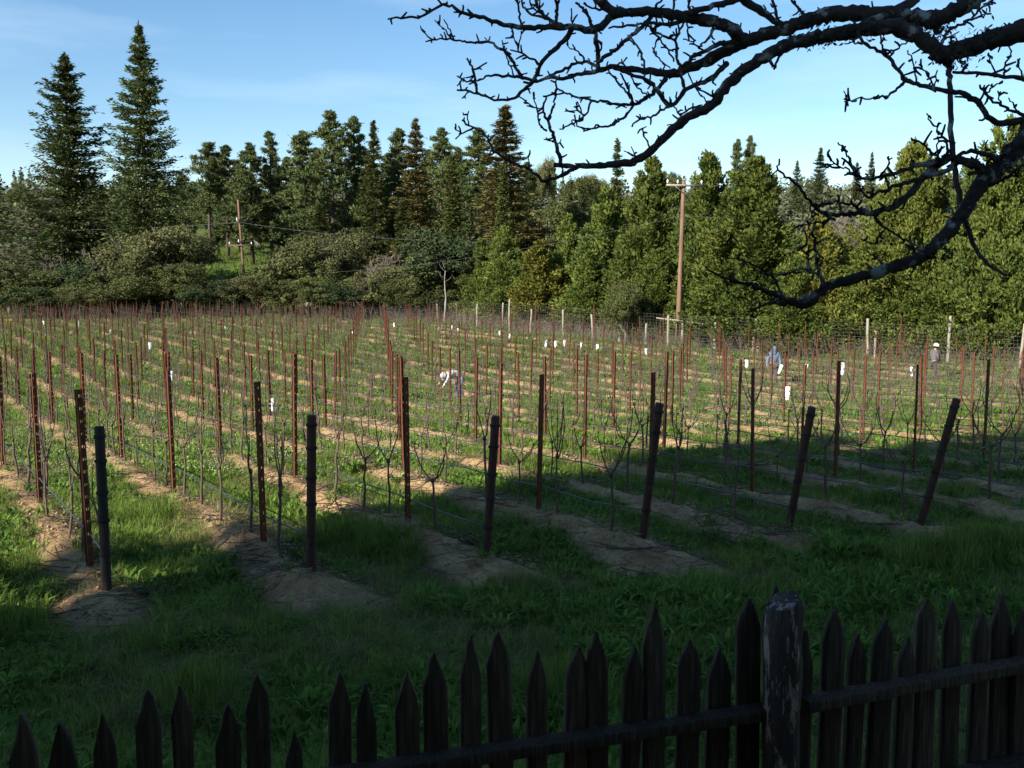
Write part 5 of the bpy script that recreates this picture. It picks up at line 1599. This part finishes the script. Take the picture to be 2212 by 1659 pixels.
for i, (mp, pts, w0, w1) in enumerate(LIMBS):
    rng = np.random.default_rng(900 + i)
    P = np.array([mp(*p) for p in pts]); sc = W4 if mp is C4 else W5
    if i < 3:
        Ys, Ye = (5.75, 5.85, 5.6)[i], (6.6, 7.1, 5.0)[i]
    else:
        A = np.array(placed)
        ds = np.hypot(A[:, 0] - P[0, 0], A[:, 1] - P[0, 1]); de = np.hypot(A[:, 0] - P[-1, 0], A[:, 1] - P[-1, 1])
        js = int(np.argmin(ds))
        Ys = A[js, 2]; je = int(np.argmin(de))
        ln = np.hypot(*np.diff(P, axis=0).T).sum()
        Ye = A[je, 2] if de[je] < 8 and ln < 160 and abs(A[je, 2] - Ys) < .5 else Ys + rng.uniform(-1, 1) * min(.8, ln / F * Ys * .9)
        if ds[js] < 26: P[0] = A[js, :2]
    seg_ = np.concatenate([[0], np.cumsum(np.hypot(*np.diff(P, axis=0).T))])
    n = max(4, int(seg_[-1] / (9 if w0 > 24 else 6)))
    u = np.linspace(0, seg_[-1], n)
    # smooth the traced line a little
    px = np.interp(u, seg_, P[:, 0]); py = np.interp(u, seg_, P[:, 1])
    for _ in range(2):
        px[1:-1] = .25 * px[:-2] + .5 * px[1:-1] + .25 * px[2:]; py[1:-1] = .25 * py[:-2] + .5 * py[1:-1] + .25 * py[2:]
    Yv = np.interp(u, [0, seg_[-1]], [Ys, Ye]) + (np.cumsum(rng.normal(0, .012, n)) if i >= 3 else 0)
    Yv[0] = Ys
    W3 = np.array([at(a, b, c) for a, b, c in zip(px, py, Yv)])
    W3[1:-1] += rng.normal(0, .004, (n - 2, 3))
    wid = np.interp(u / seg_[-1], [0, .55, 1], [w0, w0 + (w1 - w0) * .62, w1]) * sc
    if i == 0:
        wid = np.interp(u / seg_[-1], [0, .22, .33, .55, .72, .9, 1], [120, 112, 90, 72, 54, 38, 24]) * sc
    if i == 1:
        wid = np.interp(u / seg_[-1], [0, .35, .6, .8, .92, 1], [110, 92, 80, 62, 42, 26]) * sc
    if i == 2:
        wid = np.interp(u / seg_[-1], [0, .3, .45, .6, .75, .8, .86, 1], [125, 105, 78, 66, 50, 54, 30, 9]) * sc
    rad = wid / F * Yv / 2 * (1.08 if w0 * sc < 12 else (.93 if i < 3 else 1.0))
    rad = rad * (1 + rng.normal(0, .075, n))
    sides = 12 if w0 * sc > 18 else (8 if w0 * sc > 7 else 6)
    g = Geo().tube(W3, rad, sides, jit=.10, rng=rng)
    # spurs and knobs
    for q in range(int(seg_[-1] / (16 if w0 * sc < 14 else 34))):
        j = int(rng.integers(1, n - 1)) if n > 3 else 1
        d = unit(rng.normal(0, 1, 3) * np.array([1, .8, 1]) + np.array([0, 0, .25]))
        l = rng.uniform(.015, .055) + rad[j]
        m_ = W3[j] + d * l * .6
        g.tube([W3[j], m_, W3[j] + d * l + rng.normal(0, .008, 3)], [.007, .0065, .005], 5)
    for a, b, c in zip(px, py, Yv): placed.append((a, b, c))
    nm = "limb" if w0 * sc > 18 else ("branch" if w0 * sc > 6 else "twig")
    link(nm, g.mesh(nm, M['lichenbark'], True), tree)
# moss tufts hanging under the thick limbs
A = np.array(placed)
for j, (cx, cy, n_) in enumerate(((880, 150, 130), (650, 190, 120), (1225, 165, 140), (600, 95, 70), (540, 205, 40), (1280, 300, 120), (1530, 850, 110), (1600, 770, 110), (1200, 1290, 90), (1480, 180, 120), (1330, 240, 110), (1360, 300, 40))):
    rng = np.random.default_rng(1200 + j)
    p = C5(cx, cy); i_ = int(np.argmin(np.hypot(A[:, 0] - p[0], A[:, 1] - p[1])))
    c = at(p[0], p[1], A[i_, 2] - .02)
    C = c + rng.normal(0, 1, (n_, 3)) * np.array([.06, .035, .03])
    g = Geo().leaves(C, rng.normal(0, 1, (n_, 3)) - np.array([0, 0, .6]), rng.normal(0, 1, (n_, 3)), rng.uniform(.02, .05, n_), rng.uniform(.008, .018, n_))
    o = link("moss", g.mesh("moss", M['moss']), tree); o["kind"] = "stuff"

# the woody vine hanging straight down from the big limb
pts = [(1278, 345), (1280, 400), (1285, 480), (1290, 640), (1300, 800), (1320, 920), (1340, 1060), (1380, 1180), (1430, 1290), (1500, 1360), (1570, 1390)]
P = np.array([C5(*p) for p in pts])
j = int(np.argmin(np.hypot(A[:, 0] - P[0, 0], A[:, 1] - P[0, 1])))
Yv = np.linspace(A[j, 2], 5.0, len(P))
W3 = np.array([at(a, b, c) for (a, b), c in zip(P, Yv)])
fine = np.linspace(0, len(P) - 1, 40)
W3 = np.column_stack([np.interp(fine, np.arange(len(P)), W3[:, c]) for c in range(3)]) + np.random.default_rng(3).normal(0, .0025, (40, 3))
rad = np.interp(fine, [0, 1, 6, 10], [.018, .015, .016, .006])
o = link("hanging_vine", Geo().tube(W3, rad, 8).mesh("hanging_vine", M['lichenbark'], True))
tag(o, "long straight woody stem hanging down from the thick limb at right", "vine")
#@@END_TREE

# ------------------------------------------------------------------ grass, weeds and flowers
M['grass'] = leaf_mat("meadow_grass", ((.06, .105, .016), (.14, .21, .034), (.245, .285, .085)), .4, .35)
M['drygrass'] = leaf_mat("dry_grass", ((.16, .12, .06), (.25, .19, .095), (.36, .29, .16)), .3, .5)
M['weed'] = leaf_mat("broad_weed_leaves", ((.055, .11, .018), (.105, .19, .03), (.165, .25, .055)), .3, .5)
M['petal'] = leaf_mat("pale_petals", ((.36, .36, .16), (.48, .47, .26), (.6, .59, .45)), .3, 2)


def tuft(seed, n, h, w, spread, mat, lean=.5, broad=False):
    rng = np.random.default_rng(seed); V, T = [], []
    for i in range(n):
        a = rng.uniform(0, 6.28); r = spread * math.sqrt(rng.uniform())
        b = np.array([r * math.cos(a), r * math.sin(a), -.01])
        da = a + rng.normal(0, .9); d = np.array([math.cos(da), math.sin(da), 0]); s = np.array([-d[1], d[0], 0])
        hh = h * rng.uniform(.45, 1.2); ln = lean * rng.uniform(.2, 1.2) * hh; ww = w * rng.uniform(.7, 1.3)
        m = b + d * ln * .3 + np.array([0, 0, hh * .62]); t = b + d * ln + np.array([0, 0, hh * (.95 if ln < hh * .5 else .75)])
        k = len(V)
        if broad:
            V += [b, m + s * ww, m - s * ww, t]; T += [(k, k + 1, k + 2), (k + 1, k + 3, k + 2)]
        else:
            V += [b + s * ww * .5, b - s * ww * .5, m + s * ww * .4, m - s * ww * .4, t]
            T += [(k, k + 2, k + 1), (k + 1, k + 2, k + 3), (k + 2, k + 4, k + 3)]
    return Geo().add(V, T, None).mesh("tuft", M[mat])


def flower(seed):
    rng = np.random.default_rng(seed); g = Geo()
    n = 26
    C = np.column_stack([rng.normal(0, .10, n), rng.normal(0, .10, n), rng.uniform(.28, .52, n)])
    g.leaves(C, rng.normal(0, 1, (n, 3)), rng.normal(0, .5, (n, 3)) + (0, 0, 1), .018, .014)
    return g.mesh("blossom", M['petal'])


def clods(seed):
    rng = np.random.default_rng(seed); g = Geo()
    for i in range(9):
        r = rng.uniform(.005, .019); c = np.array([rng.normal(0, .12), rng.normal(0, .12), r * .3])
        g.tube([c - (0, 0, r * .8), c - (0, 0, r * .2), c + (0, 0, r * .5), c + (0, 0, r * .75)], [r * .7, r, r * .8, r * .25], 6, jit=.3, rng=rng)
    return g.mesh("clods", M['clod'])


def straw(seed):
    rng = np.random.default_rng(seed); n = 34
    C = np.column_stack([rng.normal(0, .14, n), rng.normal(0, .14, n), rng.uniform(.004, .02, n)])
    a = rng.uniform(0, 6.28, n)
    D = np.column_stack([np.cos(a), np.sin(a), rng.normal(0, .15, n)])
    return Geo().leaves(C, D, rng.normal(0, .35, (n, 3)) + (0, 0, 1), rng.uniform(.03, .11, n), rng.uniform(.004, .012, n)).mesh("straw", M['drygrass'])


def prunings(seed):
    rng = np.random.default_rng(seed); g = Geo()
    for i in range(7):
        a = rng.uniform(0, 6.28); l = rng.uniform(.1, .35); c = np.array([rng.normal(0, .15), rng.normal(0, .15), .02]); d = np.array([math.cos(a), math.sin(a), rng.normal(0, .12)]) * l
        g.tube([c - d, c + rng.normal(0, .015, 3), c + d], [.004, .0045, .003], 4, cap=False)
    return g.mesh("prunings", M['cane'])


M['clod'] = surf("earth_clods", [(.3, (.17, .105, .06)), (.7, (.36, .255, .155))], 9, .98, None, .5)
kinds = [tuft(1, 22, .10, .005, .08, 'grass', .9), tuft(2, 20, .145, .006, .09, 'grass', 1.0), tuft(3, 24, .08, .0055, .10, 'grass', 1.1), tuft(4, 18, .21, .007, .10, 'grass', .9),
         tuft(5, 26, .07, .013, .10, 'weed', 1.2, True), tuft(6, 18, .15, .02, .11, 'weed', 1.0, True), tuft(7, 16, .11, .004, .09, 'drygrass', 1.3), flower(8),
         tuft(9, 24, .33, .007, .1, 'grass', .6), clods(10), prunings(11), straw(12)]
src = bpy.data.collections.new("sward_sources")
for i, me in enumerate(kinds):
    o = bpy.data.objects.new("sward_%02d" % i, me); src.objects.link(o)


def scatter(name, label, cat, X, Y, var, scl):
    n = len(X)
    Z = ground(X, Y)
    me = bpy.data.meshes.new(name); me.vertices.add(n)
    me.vertices.foreach_set("co", np.column_stack([X, Y, Z]).astype(np.float32).ravel())
    a = me.attributes.new("var", 'INT', 'POINT'); a.data.foreach_set("value", var.astype(np.int32))
    a = me.attributes.new("scl", 'FLOAT', 'POINT'); a.data.foreach_set("value", scl.astype(np.float32))
    a = me.attributes.new("rot", 'FLOAT_VECTOR', 'POINT')
    rot = np.column_stack([RG.normal(0, .12, n), RG.normal(0, .12, n), RG.uniform(0, 6.28, n)])
    a.data.foreach_set("vector", rot.astype(np.float32).ravel())
    ng = bpy.data.node_groups.new(name + "_nodes", 'GeometryNodeTree')
    ng.interface.new_socket("Geometry", in_out='INPUT', socket_type='NodeSocketGeometry')
    ng.interface.new_socket("Geometry", in_out='OUTPUT', socket_type='NodeSocketGeometry')
    N = ng.nodes; gi = N.new("NodeGroupInput"); go = N.new("NodeGroupOutput")
    ci = N.new("GeometryNodeCollectionInfo"); ci.inputs["Collection"].default_value = src
    ci.inputs["Separate Children"].default_value = True; ci.inputs["Reset Children"].default_value = True
    ip = N.new("GeometryNodeInstanceOnPoints"); ip.inputs["Pick Instance"].default_value = True

    def attr(nm, typ):
        q = N.new("GeometryNodeInputNamedAttribute"); q.data_type = typ; q.inputs["Name"].default_value = nm
        return [s for s in q.outputs if s.enabled][0]
    ng.links.new(gi.outputs[0], ip.inputs["Points"]); ng.links.new(ci.outputs[0], ip.inputs["Instance"])
    ng.links.new(attr("var", 'INT'), ip.inputs["Instance Index"])
    ng.links.new(attr("rot", 'FLOAT_VECTOR'), ip.inputs["Rotation"])
    ng.links.new(attr("scl", 'FLOAT'), ip.inputs["Scale"])
    ng.links.new(ip.outputs[0], go.inputs[0])
    o = link(name, me); md = o.modifiers.new("scatter", 'NODES'); md.node_group = ng
    tag(o, label, cat, None, "stuff")


def sample(y0, y1, dens, seed):
    r = np.random.default_rng(seed)
    w1 = y1 * .57 + .6
    n = int(dens * (y1 - y0) * 2 * w1)
    X = r.uniform(-w1, w1, n); Y = r.uniform(y0, y1, n)
    k = np.abs(X) < Y * .56 + .6
    return X[k], Y[k], r


XS, YS, VS, SS = [], [], [], []
for (y0, y1, dens, sc) in ((5.2, 9, 400, 1.0), (9, 14, 390, 1.0), (14, 20, 290, 1.1), (20, 30, 170, 1.25), (30, 45, 95, 1.5), (45, 65, 46, 1.8), (65, 95, 22, 2.1), (95, 175, 2.0, 4.0)):
    X, Y, r = sample(y0, y1, dens, int(y0 * 10))
    m = soil_mask(X, Y); patch = vnoise(X, Y, .55, 91, 3)
    keep = r.uniform(0, 1, len(X)) > np.clip(m * 1.12 - .10, 0, .965)
    thin = r.uniform(0, 1, len(X)) < np.clip(.35 + 1.5 * (patch - .25), .25, 1)
    X, Y, m, patch = X[keep & thin], Y[keep & thin], m[keep & thin], patch[keep & thin]
    n = len(X); u = r.uniform(0, 1, n)
    var = np.select([u < .22, u < .42, u < .58, u < .66, u < .84, u < .92], [0, 1, 2, 3, 4, 5], 6)
    tall = vnoise(X, Y, .8, 131, 2)
    var = np.where((tall > .68) & (u < .5), 3, var)
    var = np.where((tall > .74) & (u < .2), 8, var)
    dryp = vnoise(X, Y, .7, 151, 2)
    var = np.where((dryp > .62) & (u > .6), 6, var)
    var = np.where((m > .35) & (r.uniform(0, 1, n) < .6), 6, var)
    s = sc * r.uniform(.7, 1.3, n) * (.75 + .6 * patch)
    XS.append(X); YS.append(Y); VS.append(var); SS.append(s)
scatter("grass", "rough green grass and low weeds between the rows and in front", "grass", np.concatenate(XS), np.concatenate(YS), np.concatenate(VS), np.concatenate(SS))

# pale mustard and radish flowers among the rows
r = np.random.default_rng(17)
Y = r.uniform(16, 46, 9000); X = Y * r.uniform(-.55, .55, 9000)
pn = vnoise(X, Y, .22, 171, 3)
k = (pn > np.where(X < -1, .50, .66)) & (soil_mask(X, Y) < .4) & (r.uniform(0, 1, 9000) < .38)
X, Y = X[k], Y[k]
scatter("wildflowers", "pale yellow and white wildflowers in the grass between the rows", "wildflowers", X, Y, np.full(len(X), 7), r.uniform(.7, 1.4, len(X)))

# clods and pruned canes lying on the bare earth
XS, YS, VS, SS = [], [], [], []
for (y0, y1, dens, sc) in ((8, 14, 34, 1.0), (14, 22, 20, 1.1), (22, 34, 9, 1.4)):
    X, Y, r = sample(y0, y1, dens, int(y0 * 7))
    m = soil_mask(X, Y); k = m > .45
    X, Y = X[k], Y[k]; n = len(X); u = r.uniform(0, 1, n)
    XS.append(X); YS.append(Y); VS.append(np.where(u < .22, 9, np.where(u < .82, 11, 10))); SS.append(sc * r.uniform(.6, 1.4, n))
scatter("soil_litter", "earth clods and pruned canes littering the bare berms", "litter", np.concatenate(XS), np.concatenate(YS), np.concatenate(VS), np.concatenate(SS))
